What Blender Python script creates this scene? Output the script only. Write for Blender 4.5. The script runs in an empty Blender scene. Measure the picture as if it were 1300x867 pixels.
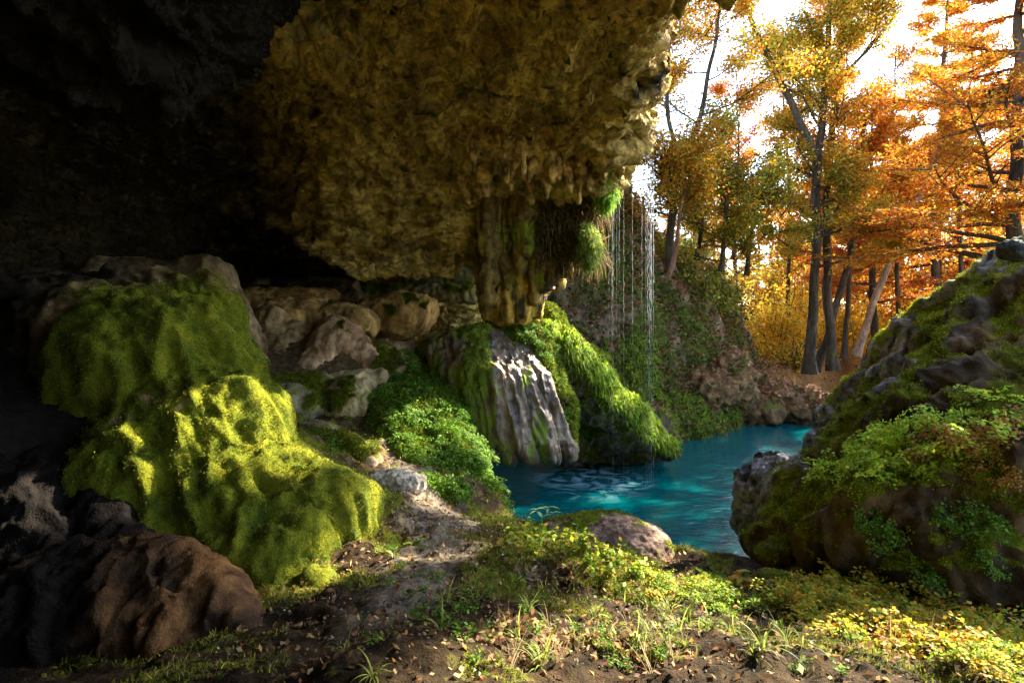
import bpy, math, random
import numpy as np
from math import radians, sin, cos, pi
random.seed(7)
RNG = np.random.default_rng(11)
SC = bpy.context.scene
COL = SC.collection
F = 775.0; CAMZ = 3.0; HOR = 400.0

def W(px, py, Y):
    """a point at depth Y that the photograph shows at pixel px, py"""
    return np.array([(px-650.0)/F*Y, Y, CAMZ+(HOR-py)/F*Y])

def proj(P):
    y = np.maximum(P[:, 1], 1e-3)
    return 650+P[:, 0]/y*F, HOR-(P[:, 2]-CAMZ)/y*F

# ---------------------------------------------------------------- noise
_perm = np.random.default_rng(3).permutation(256).astype(np.int32)
_perm = np.concatenate([_perm, _perm])
_g = np.random.default_rng(5).normal(size=(256, 3)); _g /= np.linalg.norm(_g, axis=1)[:, None]
_g = _g.astype(np.float32)

def pn(P):
    P = np.asarray(P, dtype=np.float32)
    fl = np.floor(P); f = P-fl; i = fl.astype(np.int32) & 255
    u = f*f*f*(f*(f*6-15)+10)
    out = 0
    for dx in (0, 1):
        wx = u[:, 0] if dx else 1-u[:, 0]
        hx = _perm[(i[:, 0]+dx) & 255]
        for dy in (0, 1):
            wy = wx*(u[:, 1] if dy else 1-u[:, 1])
            hy = _perm[(hx+i[:, 1]+dy) & 255]
            for dz in (0, 1):
                w = wy*(u[:, 2] if dz else 1-u[:, 2])
                g = _g[_perm[(hy+i[:, 2]+dz) & 255]]
                out = out + w*(g[:, 0]*(f[:, 0]-dx)+g[:, 1]*(f[:, 1]-dy)+g[:, 2]*(f[:, 2]-dz))
    return out*1.6

def fbm(P, freq, octv=4, gain=.5, seed=0.0):
    P = np.asarray(P)*np.asarray(freq)+seed
    a = 1.0; s = 0; t = 0
    for k in range(octv):
        s = s+a*pn(P); t += a; a *= gain; P = P*2.03+17.3
    return s/t*1.3

def ridged(P, freq, octv=3, gain=.5, seed=0.0):
    P = np.asarray(P)*np.asarray(freq)+seed
    a = 1.0; s = 0; t = 0
    for k in range(octv):
        s = s+a*(1-2.2*np.abs(pn(P))); t += a; a *= gain; P = P*2.07+9.1
    return s/t

def sst(a, b, x):
    t = np.clip((x-a)/(b-a), 0, 1)
    return t*t*(3-2*t)

# ---------------------------------------------------------------- implicit shapes
def smin(a, b, k):
    h = np.clip(.5+.5*(b-a)/k, 0, 1)
    return b*(1-h)+a*h-k*h*(1-h)

def ell(P, c, r):
    q = P-np.asarray(c, dtype=np.float32); r = np.asarray(r, dtype=np.float32)
    k0 = np.sqrt(((q/r)**2).sum(1)); k1 = np.sqrt(((q/(r*r))**2).sum(1))+1e-6
    return k0*(k0-1)/k1

def cap(P, a, b, ra, rb):
    a = np.asarray(a, dtype=np.float32); b = np.asarray(b, dtype=np.float32)
    d = b-a; t = np.clip(((P-a)@d)/max(float(d@d), 1e-9), 0, 1)
    return np.linalg.norm(P-a-t[:, None]*d, axis=1)-(ra+(rb-ra)*t)

def shape(prims, k):
    """prims: ('e', centre, radii) / ('c', a, b, ra, rb), smoothly joined"""
    def f(P):
        out = None
        for p in prims:
            d = ell(P, p[1], p[2]) if p[0] == 'e' else cap(P, *p[1:])
            out = d if out is None else smin(out, d, k)
        return out
    return f

def nets(f, lo, hi, h):
    """naive surface nets"""
    lo = np.asarray(lo, float); hi = np.asarray(hi, float)
    n = np.ceil((hi-lo)/h).astype(int)+1
    xs = [lo[i]+h*np.arange(n[i]) for i in range(3)]
    V = np.empty(n, dtype=np.float32)
    step = max(1, int(1500000//(n[1]*n[2])))
    YY, ZZ = np.meshgrid(xs[1], xs[2], indexing='ij')
    for i in range(0, n[0], step):
        xx = xs[0][i:i+step]
        P = np.empty((len(xx), n[1], n[2], 3), dtype=np.float32)
        P[..., 0] = xx[:, None, None]; P[..., 1] = YY; P[..., 2] = ZZ
        V[i:i+step] = f(P.reshape(-1, 3)).reshape(len(xx), n[1], n[2])
    S = (V < 0)
    cnt = np.zeros(n-1, dtype=np.int8)
    for a in (0, 1):
        for b in (0, 1):
            for c in (0, 1):
                cnt += S[a:n[0]-1+a, b:n[1]-1+b, c:n[2]-1+c]
    act = np.argwhere((cnt > 0) & (cnt < 8))
    idx = -np.ones(n-1, dtype=np.int64); idx[tuple(act.T)] = np.arange(len(act))
    acc = np.zeros((len(act), 3)); m = np.zeros(len(act))
    cor = [np.array(c) for c in [(0,0,0),(1,0,0),(0,1,0),(1,1,0),(0,0,1),(1,0,1),(0,1,1),(1,1,1)]]
    vals = [V[tuple((act+c).T)] for c in cor]
    for i in range(8):
        for j in range(i+1, 8):
            if np.abs(cor[i]-cor[j]).sum() != 1: continue
            va, vb = vals[i], vals[j]
            s = (va < 0) != (vb < 0)
            t = va[s]/(va[s]-vb[s])
            acc[s] += cor[i]+(cor[j]-cor[i])*t[:, None]; m[s] += 1
    verts = lo+h*(act+acc/m[:, None])
    quads = []
    for ax in range(3):
        A = [slice(None)]*3; B = [slice(None)]*3
        A[ax] = slice(0, -1); B[ax] = slice(1, None)
        sa = S[tuple(A)]; sb = S[tuple(B)]
        e = np.argwhere(sa != sb)
        o1, o2 = (ax+1) % 3, (ax+2) % 3
        e = e[(e[:, o1] > 0) & (e[:, o2] > 0) & (e[:, o1] < n[o1]-1) & (e[:, o2] < n[o2]-1)]
        if not len(e): continue
        u = np.zeros(3, int); u[o1] = 1; w = np.zeros(3, int); w[o2] = 1
        c = [idx[tuple((e-u-w).T)], idx[tuple((e-w).T)], idx[tuple(e.T)], idx[tuple((e-u).T)]]
        q = np.stack(c, 1); inside = sa[tuple(e.T)]
        q[~inside] = q[~inside][:, ::-1]
        quads.append(q)
    return verts, np.concatenate(quads)

def vnormals(v, q):
    a = v[q[:, 2]]-v[q[:, 0]]; b = v[q[:, 3]]-v[q[:, 1]] if q.shape[1] == 4 else v[q[:, 1]]-v[q[:, 0]]
    fn = np.cross(a, b) if q.shape[1] == 4 else np.cross(b, a)
    n = np.zeros_like(v)
    for k in range(q.shape[1]):
        for c in range(3):
            n[:, c] += np.bincount(q[:, k], weights=fn[:, c], minlength=len(v))
    return n/(np.linalg.norm(n, axis=1)[:, None]+1e-12)

def link_mesh(name, v, q, mat=None, parent=None, smooth=True, attrs=None, matidx=None, local=False):
    me = bpy.data.meshes.new(name)
    v = np.ascontiguousarray(v, dtype=np.float32); q = np.ascontiguousarray(q, dtype=np.int32)
    k = q.shape[1]
    me.vertices.add(len(v)); me.vertices.foreach_set('co', v.ravel())
    me.loops.add(q.size); me.loops.foreach_set('vertex_index', q.ravel())
    me.polygons.add(len(q))
    me.polygons.foreach_set('loop_start', np.arange(0, q.size, k, dtype=np.int32))
    me.polygons.foreach_set('use_smooth', np.full(len(q), smooth))
    if mat is not None:
        for m in (mat if isinstance(mat, (list, tuple)) else [mat]): me.materials.append(m)
    if matidx is not None: me.polygons.foreach_set('material_index', np.asarray(matidx, dtype=np.int32))
    me.update(calc_edges=True)
    for an, av in (attrs or {}).items():
        av = np.asarray(av, dtype=np.float32)
        if av.ndim == 1:
            at = me.attributes.new(an, 'FLOAT', 'POINT'); at.data.foreach_set('value', av)
        else:
            at = me.attributes.new(an, 'FLOAT_COLOR', 'POINT')
            c = np.ones((len(av), 4), dtype=np.float32); c[:, :3] = av
            at.data.foreach_set('color', c.ravel())
    o = bpy.data.objects.new(name, me); COL.objects.link(o)
    if parent is not None:
        o.parent = parent
        if not local: o.matrix_parent_inverse = parent.matrix_basis.inverted()
    return o

def tag(o, label=None, cat=None, group=None, kind=None):
    if label: o['label'] = label
    if cat: o['category'] = cat
    if group: o['group'] = group
    if kind: o['kind'] = kind
    return o

def empty(name, loc, label=None, cat=None, group=None, rz=0.0):
    o = bpy.data.objects.new(name, None); COL.objects.link(o)
    o.location = tuple(float(c) for c in loc); o.rotation_euler = (0, 0, rz); o.empty_display_size = .1
    return tag(o, label, cat, group)

# ---------------------------------------------------------------- materials
def newmat(name):
    m = bpy.data.materials.new(name); m.use_nodes = True
    nt = m.node_tree; nt.nodes.clear()
    return m, nt, nt.nodes.new

def rock_material(name, mossA=(.10, .17, .012), mossB=(.30, .33, .02), rough=.8, bump=.02, fine=1.0, spec=.16, aniso=(1, 1, 1), vor=0.0):
    m, nt, N = newmat(name); L = nt.links.new
    out = N('ShaderNodeOutputMaterial'); bs = N('ShaderNodeBsdfPrincipled'); L(bs.outputs[0], out.inputs[0])
    tc = N('ShaderNodeTexCoord'); mp = N('ShaderNodeMapping'); mp.inputs['Scale'].default_value = aniso
    L(tc.outputs['Object'], mp.inputs[0])
    co = N('ShaderNodeAttribute'); co.attribute_name = 'Col'
    mo = N('ShaderNodeAttribute'); mo.attribute_name = 'moss'
    n1 = N('ShaderNodeTexNoise'); n1.inputs['Scale'].default_value = 9*fine; n1.inputs['Detail'].default_value = 8; n1.inputs['Roughness'].default_value = .65
    L(mp.outputs[0], n1.inputs[0])
    n2 = N('ShaderNodeTexNoise'); n2.inputs['Scale'].default_value = 55*fine; n2.inputs['Detail'].default_value = 4
    L(mp.outputs[0], n2.inputs[0])
    r1 = N('ShaderNodeMapRange'); r1.inputs[1].default_value = .3; r1.inputs[2].default_value = .7; r1.inputs[3].default_value = .35; r1.inputs[4].default_value = 1.55
    L(n1.outputs[0], r1.inputs[0])
    mul = N('ShaderNodeMix'); mul.data_type = 'RGBA'; mul.blend_type = 'MULTIPLY'; mul.inputs[0].default_value = 1
    L(co.outputs[0], mul.inputs[6]); L(r1.outputs[0], mul.inputs[7])
    # moss
    mr = N('ShaderNodeMix'); mr.data_type = 'RGBA'
    mr.inputs[6].default_value = (*mossA, 1); mr.inputs[7].default_value = (*mossB, 1)
    r2 = N('ShaderNodeMapRange'); r2.inputs[1].default_value = .35; r2.inputs[2].default_value = .68
    n3 = N('ShaderNodeTexNoise'); n3.inputs['Scale'].default_value = 4.5; n3.inputs['Detail'].default_value = 9; n3.inputs['Roughness'].default_value = .75
    L(tc.outputs['Object'], n3.inputs[0]); L(n3.outputs[0], r2.inputs[0]); L(r2.outputs[0], mr.inputs[0])
    ad = N('ShaderNodeMath'); ad.operation = 'MULTIPLY_ADD'; ad.inputs[1].default_value = 1.4
    L(n1.outputs[0], ad.inputs[0]); sb = N('ShaderNodeMath'); sb.operation = 'SUBTRACT'; L(mo.outputs['Fac'], sb.inputs[0]); sb.inputs[1].default_value = .7
    L(sb.outputs[0], ad.inputs[2])
    r3 = N('ShaderNodeMapRange'); r3.inputs[1].default_value = .4; r3.inputs[2].default_value = .6; L(ad.outputs[0], r3.inputs[0])
    mx = N('ShaderNodeMix'); mx.data_type = 'RGBA'
    L(r3.outputs[0], mx.inputs[0]); L(mul.outputs[2], mx.inputs[6]); L(mr.outputs[2], mx.inputs[7])
    L(mx.outputs[2], bs.inputs['Base Color'])
    rr = N('ShaderNodeMix'); rr.data_type = 'FLOAT'; rr.inputs[2].default_value = rough; rr.inputs[3].default_value = .95
    L(r3.outputs[0], rr.inputs[0]); L(rr.outputs[0], bs.inputs['Roughness'])
    bs.inputs['Specular IOR Level'].default_value = spec
    b1 = N('ShaderNodeBump'); b1.inputs['Distance'].default_value = bump*2.2; b1.inputs['Strength'].default_value = .9
    L(n1.outputs[0], b1.inputs['Height'])
    b2 = N('ShaderNodeBump'); b2.inputs['Distance'].default_value = bump*.5; b2.inputs['Strength'].default_value = .9
    if vor:
        prev = None
        for sc_, am in ((3.2, 1.0), (8.5, .45)):
            wv = N('ShaderNodeTexNoise'); wv.inputs['Scale'].default_value = 3; L(mp.outputs[0], wv.inputs[0])
            va = N('ShaderNodeVectorMath'); va.operation = 'MULTIPLY_ADD'; va.inputs[1].default_value = (.35,)*3; L(wv.outputs['Color'], va.inputs[0]); L(mp.outputs[0], va.inputs[2])
            vo = N('ShaderNodeTexVoronoi'); vo.feature = 'SMOOTH_F1'; vo.inputs['Scale'].default_value = sc_; vo.inputs['Smoothness'].default_value = .35; L(va.outputs[0], vo.inputs['Vector'])
            bv = N('ShaderNodeBump'); bv.invert = True; bv.inputs['Distance'].default_value = vor*am; bv.inputs['Strength'].default_value = 1.0; L(vo.outputs['Distance'], bv.inputs['Height'])
            if prev is not None: L(prev.outputs[0], bv.inputs['Normal'])
            prev = bv
        L(prev.outputs[0], b1.inputs['Normal'])
    L(n2.outputs[0], b2.inputs['Height']); L(b1.outputs[0], b2.inputs['Normal']); L(b2.outputs[0], bs.inputs['Normal'])
    return m

def leaf_material(name, trans=.5, rough=.6, var=.35):
    """colour from the 'Col' attribute, varied per position; half the light passes through"""
    m, nt, N = newmat(name); L = nt.links.new
    out = N('ShaderNodeOutputMaterial'); mixs = N('ShaderNodeMixShader'); L(mixs.outputs[0], out.inputs[0])
    bs = N('ShaderNodeBsdfPrincipled'); bs.inputs['Roughness'].default_value = rough; bs.inputs['Specular IOR Level'].default_value = .25
    tr = N('ShaderNodeBsdfTranslucent'); mixs.inputs[0].default_value = trans
    L(bs.outputs[0], mixs.inputs[1]); L(tr.outputs[0], mixs.inputs[2])
    co = N('ShaderNodeAttribute'); co.attribute_name = 'Col'
    tc = N('ShaderNodeTexCoord'); n1 = N('ShaderNodeTexNoise'); n1.inputs['Scale'].default_value = 14; n1.inputs['Detail'].default_value = 3
    L(tc.outputs['Object'], n1.inputs[0])
    r1 = N('ShaderNodeMapRange'); r1.inputs[1].default_value = .3; r1.inputs[2].default_value = .7; r1.inputs[3].default_value = 1-var; r1.inputs[4].default_value = 1+var
    L(n1.outputs[0], r1.inputs[0])
    mul = N('ShaderNodeMix'); mul.data_type = 'RGBA'; mul.blend_type = 'MULTIPLY'; mul.inputs[0].default_value = 1
    L(co.outputs[0], mul.inputs[6]); L(r1.outputs[0], mul.inputs[7])
    L(mul.outputs[2], bs.inputs['Base Color']); L(mul.outputs[2], tr.inputs['Color'])
    return m

def mixc(a, b, t):
    a = np.asarray(a, float); b = np.asarray(b, float); t = np.clip(np.asarray(t), 0, 1)[:, None]
    return a*(1-t)+b*t

M_rock = rock_material('travertine_rock')
M_ceil = rock_material('grotto_rock', bump=.05, fine=.9, vor=.26)
M_wet = rock_material('wet_flowstone', rough=.38, spec=.55, aniso=(1, 1, .35))
M_mossy = rock_material('mossy_flowstone', mossA=(.05, .085, .006), mossB=(.27, .26, .012), bump=.02)
M_soil = rock_material('soil_and_grit', mossA=(.10, .14, .012), mossB=(.30, .30, .03), bump=.028, fine=1.6, rough=.95)
M_cliff = rock_material('cliff_rock', mossA=(.05, .09, .012), mossB=(.20, .23, .03), bump=.06, fine=.6)
M_leaf = leaf_material('leaf')
M_moss = leaf_material('moss_blades', trans=.3, rough=.8, var=.3)

ROCKS = {}
def rock(name, f, lo, hi, h, disp, colf, mossf, mat, parent=None, **kw):
    v, q = nets(f, lo, hi, h)
    n = vnormals(v, q)
    v = v+n*disp(v, n)[:, None]
    n = vnormals(v, q)
    c = colf(v, n); mo = mossf(v, n) if mossf is not None else np.zeros(len(v))
    o = link_mesh(name, v, q, mat, parent, True, {'Col': c, 'moss': mo})
    tag(o, **kw)
    ROCKS[o.name] = (v, n, mo, q)
    return o

def bounds(prims, pad=.25):
    lo = np.full(3, 1e9); hi = -lo
    for p in prims:
        if p[0] == 'e':
            lo = np.minimum(lo, np.asarray(p[1])-p[2]); hi = np.maximum(hi, np.asarray(p[1])+p[2])
        else:
            for c, r in ((p[1], p[3]), (p[2], p[4])):
                lo = np.minimum(lo, np.asarray(c)-r); hi = np.maximum(hi, np.asarray(c)+r)
    return lo-pad, hi+pad

def E(px, py, Y, rx, rz, ry):
    """ellipsoid: rx, rz in photo pixels at depth Y, ry in metres"""
    return ('e', W(px, py, Y), np.array([rx/F*Y, ry, rz/F*Y]))
def Cp(a, b, ra, rb):
    """capsule between (px, py, Y) points, radii in photo pixels"""
    return ('c', W(*a), W(*b), ra/F*a[2], rb/F*b[2])
EXPO = 2.85
# ---------------------------------------------------------------- ground, river bed
WPOLY = np.array([(-1.6,13.2),(-1.3,9.9),(-.55,8.5),(.3,7.3),(1.5,6.45),(2.9,6.1),(4.3,7.2),(6,10.2),(7.6,13.5),(9.6,17),(14,21),(13,24),(8.6,19.2),(6.4,17.3),(3.6,14.6),(1.5,14.8)], float)
def polysd(x, y, poly):
    d = np.full(x.shape, 1e9); ins = np.zeros(x.shape, bool)
    m = len(poly)
    for i in range(m):
        a = poly[i]; b = poly[(i+1) % m]; e = b-a
        wx = x-a[0]; wy = y-a[1]
        t = np.clip((wx*e[0]+wy*e[1])/(e@e), 0, 1)
        d = np.minimum(d, (wx-e[0]*t)**2+(wy-e[1]*t)**2)
        c = ((a[1] <= y) & (b[1] > y)) | ((b[1] <= y) & (a[1] > y))
        xx = a[0]+(y-a[1])/(b[1]-a[1]+1e-12)*e[0]
        ins ^= c & (x < xx)
    return np.where(ins, -1, 1)*np.sqrt(d)

_cp = [(650,867,2.5),(200,867,2.6),(1100,860,2.8),(450,760,3.95),(650,770,3.8),(850,800,3.5),(1150,805,3.7),(1290,800,3.7),(1000,755,4.4),
 (900,742,5.0),(780,712,5.3),(820,692,6.0),(700,690,5.3),(600,690,5.3),(540,650,6.1),(640,668,6.7),(480,600,6.9),(550,600,7.4),(430,560,7.6),
 (370,545,8.0),(330,530,8.3),(560,520,8.7),(500,450,9.8),(590,432,10.1),(400,440,9.7),(320,440,9.7),(400,366,11.6),(550,366,12.0),(250,385,10.6),(100,372,9.2),(0,360,8.2),
 (350,760,4.1),(150,760,4.2),(1030,482,18.6),(960,528,17.9)]
_cp = [tuple(W(*c)) for c in _cp]+[(-3,5,1.9),(-4.5,8,3.0),(-8,14,3.6),(-6,3,2.2),(0,0,1.5),(-6,-4,2),(6,-4,1.6),(4,4,1.1),(5.5,6,1.2),(8,9,1.8),(12,10,3),(10,4,3),(20,10,4),
 (12,18.5,.6),(10,22,1.2),(18,30,1.6),(5,30,3.5),(0,60,6),(30,60,2),(-20,60,8),(60,60,5),(0,130,7),(60,130,5),(-60,130,9),(-60,20,8),(60,0,8),(-20,-10,5),(20,-10,5),(-40,60,9)]
_cp = np.array(_cp)
def _tps(r): return r*r*np.log(r+1e-6)
_D = np.linalg.norm(_cp[:, None, :2]-_cp[None, :, :2], axis=2)
_A = np.zeros((len(_cp)+3,)*2); _A[:-3, :-3] = _tps(_D)+np.eye(len(_cp))*.05; _A[:-3, -3] = 1; _A[:-3, -2:] = _cp[:, :2]; _A[-3:, :-3] = _A[:-3, -3:].T
_w = np.linalg.solve(_A, np.concatenate([_cp[:, 2], np.zeros(3)]))
def ground_z(x, y):
    x = np.asarray(x, float); y = np.asarray(y, float)
    P = np.stack([x, y], 1); r = np.linalg.norm(P[:, None]-_cp[None, :, :2], axis=2)
    z = _tps(r)@_w[:-3]+_w[-3]+P@_w[-2:]
    near = 1-sst(9, 22, y)
    Q = np.stack([x, y, 0*x], 1)
    z = z+near*(fbm(Q, 1.1, 4)*.10+fbm(Q, 5, 5, seed=3)*.055+ridged(Q, 2.4, 3, seed=8)*.035+ridged(Q, 11, 2, seed=6)*.012)+(1-near)*fbm(Q, .15, 4, seed=5)*.5
    d = polysd(x, y, WPOLY)
    d = d+fbm(Q, 1.3, 3, seed=2)*.15
    return np.where(d < 0, -1.3*sst(0, 1.0, -d), np.minimum(z, .06+sst(0, .8, d)*.8+np.maximum(d-.3, 0)*2.2)*sst(0, .35, d)+(1-sst(0, .35, d))*.0)

def axis_pts(segs):
    out = []
    for a, b, s in segs: out.append(np.arange(a, b, s))
    return np.concatenate(out+[np.array([segs[-1][1]])])
xs = axis_pts([(-160,-20,6),(-20,-7,.8),(-7,-3.2,.12),(-3.2,4.6,.026),(4.6,10,.12),(10,24,.5),(24,160,6)])
ys = axis_pts([(-30,-4,2),(-4,1.6,.25),(1.6,7.6,.024),(7.6,13,.05),(13,24,.14),(24,60,.8),(60,300,8)])
X, Y = np.meshgrid(xs, ys, indexing='ij'); x = X.ravel(); y = Y.ravel()
z = np.concatenate([ground_z(x[i:i+40000], y[i:i+40000]) for i in range(0, len(x), 40000)])
v = np.stack([x, y, z], 1); nx, ny = len(xs), len(ys)
ii = np.arange(nx*ny).reshape(nx, ny)
q = np.stack([ii[:-1, :-1].ravel(), ii[1:, :-1].ravel(), ii[1:, 1:].ravel(), ii[:-1, 1:].ravel()], 1)
px, py = proj(v)
n = vnormals(v, q)
big = fbm(v, 1.6, 4, seed=4); sm = fbm(v, 9, 3, seed=1)
c = mixc((.020,.013,.006), (.085,.052,.022), .5+sm*.9+.3*big)
grot = sst(6.3, 7.2, y)*sst(1.2, .4, x)*(1-sst(14, 16, y))
c = mixc(c, (.20,.125,.055), grot*(.5+.5*sst(-.5, .3, sm)))
c = mixc(c, (.02,.014,.01), sst(-2.2, -3.0, x)*(1-sst(8, 9.5, y)))  # shade of the far left corner painted into the ground colour
# pale dry stream bed down the middle
sx = np.interp(y, [3.2,4.2,5.2,6.2,7.0,8.0], [-.75,-.62,-.55,-.75,-1.05,-1.35]); sw = np.interp(y, [3.2,4.6,6.0,7.5], [.2,.36,.5,.36])
bed = (1-sst(.6, 1.25, np.abs(x-sx)/sw+fbm(v, 4, 3, seed=6)*.9))*sst(3.0, 3.7, y)*(1-sst(7.3, 8.2, y))
c = mixc(c, (.30,.245,.175), bed*.9*sst(-.6, .3, sm+.2))
far = sst(14, 18, y)
c = np.where(far[:, None] > 0, mixc((.20,.10,.04), (.46,.24,.07), .5+big)*far[:, None]+c*(1-far[:, None]), c)
moss = np.clip(.58+fbm(v, 1.6, 4, seed=9)*1.5, 0, 1)*sst(.35, .9, n[:, 2])*(1-bed)*(1-far)*sst(-3.0, -2.3, x+.0*y)*(.45+.55*sst(3.6, 4.6, y))
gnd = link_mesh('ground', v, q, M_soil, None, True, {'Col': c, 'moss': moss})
tag(gnd, kind='structure')
ROCKS['ground'] = (v, n, moss, q)

# ---------------------------------------------------------------- water
def water():
    m, nt, N = newmat('pool_water'); L = nt.links.new
    out = N('ShaderNodeOutputMaterial'); bs = N('ShaderNodeBsdfPrincipled'); L(bs.outputs[0], out.inputs[0])
    tc = N('ShaderNodeTexCoord')
    bs.inputs['Roughness'].default_value = .06; bs.inputs['IOR'].default_value = 1.33; bs.inputs['Specular IOR Level'].default_value = .6
    n1 = N('ShaderNodeTexNoise'); n1.inputs['Scale'].default_value = .35; n1.inputs['Detail'].default_value = 2; L(tc.outputs['Object'], n1.inputs[0])
    cm = N('ShaderNodeMix'); cm.data_type = 'RGBA'; cm.inputs[6].default_value = (.0, .07, .085, 1); cm.inputs[7].default_value = (.0, .13, .135, 1)
    L(n1.outputs[0], cm.inputs[0])
    # aerated water where the trickles land
    vm = N('ShaderNodeMapping'); vm.inputs['Location'].default_value = (-1.45*.9, -11.2*.75, 0); vm.inputs['Scale'].default_value = (.9, .75, 1); L(tc.outputs['Object'], vm.inputs[0])
    wv = N('ShaderNodeTexNoise'); wv.inputs['Scale'].default_value = 1.6; wv.inputs['Detail'].default_value = 7; wv.inputs['Distortion'].default_value = 2.2; L(tc.outputs['Object'], wv.inputs[0])
    ln = N('ShaderNodeVectorMath'); ln.operation = 'LENGTH'; L(vm.outputs[0], ln.inputs[0])
    r = N('ShaderNodeMapRange'); r.inputs[1].default_value = 1.1; r.inputs[2].default_value = .1; L(ln.outputs['Value'], r.inputs[0])
    r2 = N('ShaderNodeMapRange'); r2.inputs[1].default_value = .44; r2.inputs[2].default_value = .66; L(wv.outputs[0], r2.inputs[0])
    ml = N('ShaderNodeMath'); ml.operation = 'MULTIPLY'; L(r.outputs[0], ml.inputs[0]); L(r2.outputs[0], ml.inputs[1])
    cf = N('ShaderNodeMix'); cf.data_type = 'RGBA'; L(ml.outputs[0], cf.inputs[0]); L(cm.outputs[2], cf.inputs[6]); cf.inputs[7].default_value = (.45, .72, .80, 1)
    L(cf.outputs[2], bs.inputs['Base Color'])
    mp = N('ShaderNodeMapping'); mp.inputs['Scale'].default_value = (1.6, 3.2, 1); mp.inputs['Rotation'].default_value = (0, 0, .5); L(tc.outputs['Object'], mp.inputs[0])
    n2 = N('ShaderNodeTexNoise'); n2.inputs['Scale'].default_value = 2.2; n2.inputs['Detail'].default_value = 4; n2.inputs['Distortion'].default_value = .6; L(mp.outputs[0], n2.inputs[0])
    b = N('ShaderNodeBump'); b.inputs['Distance'].default_value = .05; b.inputs['Strength'].default_value = .32; L(n2.outputs[0], b.inputs['Height']); L(b.outputs[0], bs.inputs['Normal'])
    g = np.meshgrid(np.linspace(-3, 26, 60), np.linspace(5, 30, 50), indexing='ij')
    v = np.stack([g[0].ravel(), g[1].ravel(), np.zeros(3000)], 1); ii = np.arange(3000).reshape(60, 50)
    q = np.stack([ii[:-1, :-1].ravel(), ii[1:, :-1].ravel(), ii[1:, 1:].ravel(), ii[:-1, 1:].ravel()], 1)
    o = link_mesh('water', v, q, m); tag(o, kind='structure')
water()

# ---------------------------------------------------------------- rock overhang (roof of the grotto)
LIPY = [-4, 1.0, 3.2, 5.2, 6.1, 8.0, 10.0, 11.3]; LIPX = [7.0, 6.2, 5.4, 4.6, 1.5, 1.72, 1.93, 1.7]  # near the camera the unseen lip is widened to shade the foreground
def roof_h(x, y):
    t = np.clip((y-6.0)/3.9, 0, 1)
    z = 3.62+2.65*np.maximum(1-t**2.0, 0)**.68
    z = z+.75*sst(9.9, 10.9, y)-np.maximum(y-12.4, 0)*1.5
    # the recess at the back left stays higher
    rec = sst(-2.4, -4.2, x)*sst(4.5, 8.5, y)
    z = z+rec*(1.1*t)
    z = z-sst(-4.8, -8.2, x)*5.5-sst(1.0, -3.0, y)*4.5*sst(4.5, 1, x)
    # the lobe that hangs closer on the upper left
    lob = np.exp(-(((x+2.75)/1.15)**2+((y-3.9)/1.5)**2)**1.6)
    z = z+sst(-1.0, -.1, x)*sst(8.6, 9.8, y)*np.maximum(0, 5.1-z)
    z = z-1.55*lob-.8*np.exp(-(((x+4.4)/1.4)**2+((y-5.0)/1.6)**2))
    return z
def roof_f(P):
    x, y, zz = P[:, 0], P[:, 1], P[:, 2]
    zc = roof_h(x, y)
    a = (zc-zz)*.75
    lip = np.interp(y, LIPY, LIPX)
    s = x-lip-.25*np.clip(zz-6.3, -1, 2)*.4
    d = -smin(-a, -s, .35)
    d = np.maximum(d, zz-8.5)
    d = np.maximum(d, y-14.2)
    return d
def roof_disp(v, n):
    z6 = v*np.array([1, 1, 1.0])
    w = v+.25*np.stack([fbm(v, .8, 2, seed=3), fbm(v, .8, 2, seed=13), fbm(v, .8, 2, seed=23)], 1)
    sc = np.array([1.0, .55, 1.4])
    d = fbm(w, .55, 3, seed=1)*.34+ridged(w*sc, 1.7, 3, seed=5)*.17+ridged(w*sc, 4.6, 3, seed=2)*.10+np.abs(fbm(w, 6, 2, seed=7))*.12
    low = sst(8.3, 9.6, v[:, 1])*sst(.2, -.5, v[:, 0])
    d = d*(1-.45*low)+low*(ridged(w*np.array([.4, .9, 2.2]), 2.6, 3, seed=51)*.13+ridged(w*np.array([.35, .9, 2.4]), 7, 2, seed=53)*.05)
    d = d+(1-low)*(.10*ridged(w*np.array([1, .8, 1.2]), 2.9, 2, seed=44)+.05*ridged(w, 7.5, 2, seed=45))*sst(-3.5, -1.5, v[:, 0])
    pits = sst(.28, .55, fbm(w*sc, 1.5, 3, seed=31))
    return -(.06)+d*(1-.2*pits)-.22*pits
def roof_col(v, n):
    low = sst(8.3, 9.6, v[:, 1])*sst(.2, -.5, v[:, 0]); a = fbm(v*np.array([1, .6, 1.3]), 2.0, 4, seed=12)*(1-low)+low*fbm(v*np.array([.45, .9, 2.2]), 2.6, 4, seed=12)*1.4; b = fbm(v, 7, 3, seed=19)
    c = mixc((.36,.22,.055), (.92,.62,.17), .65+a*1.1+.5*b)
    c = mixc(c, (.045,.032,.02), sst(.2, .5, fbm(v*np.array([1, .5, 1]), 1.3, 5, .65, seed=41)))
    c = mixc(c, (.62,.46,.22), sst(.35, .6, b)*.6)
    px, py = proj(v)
    left = sst(-2.4, -4.8, v[:, 0]+.4*a)      # shade painted into the roof colour, near black towards the left
    left = np.maximum(left, 1.08*sst(-.4, -1.7, v[:, 0]+.2*a)*sst(6.6, 5.4, v[:, 1]))  # the near hanging lobe gets the same painted shade
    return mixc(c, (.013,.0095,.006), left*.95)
roof = empty('rock_overhang', (0, 9, 4), 'huge ochre rock overhang roofing the grotto, with stalactites and a hanging curtain at its lip', 'rock overhang')
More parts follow.
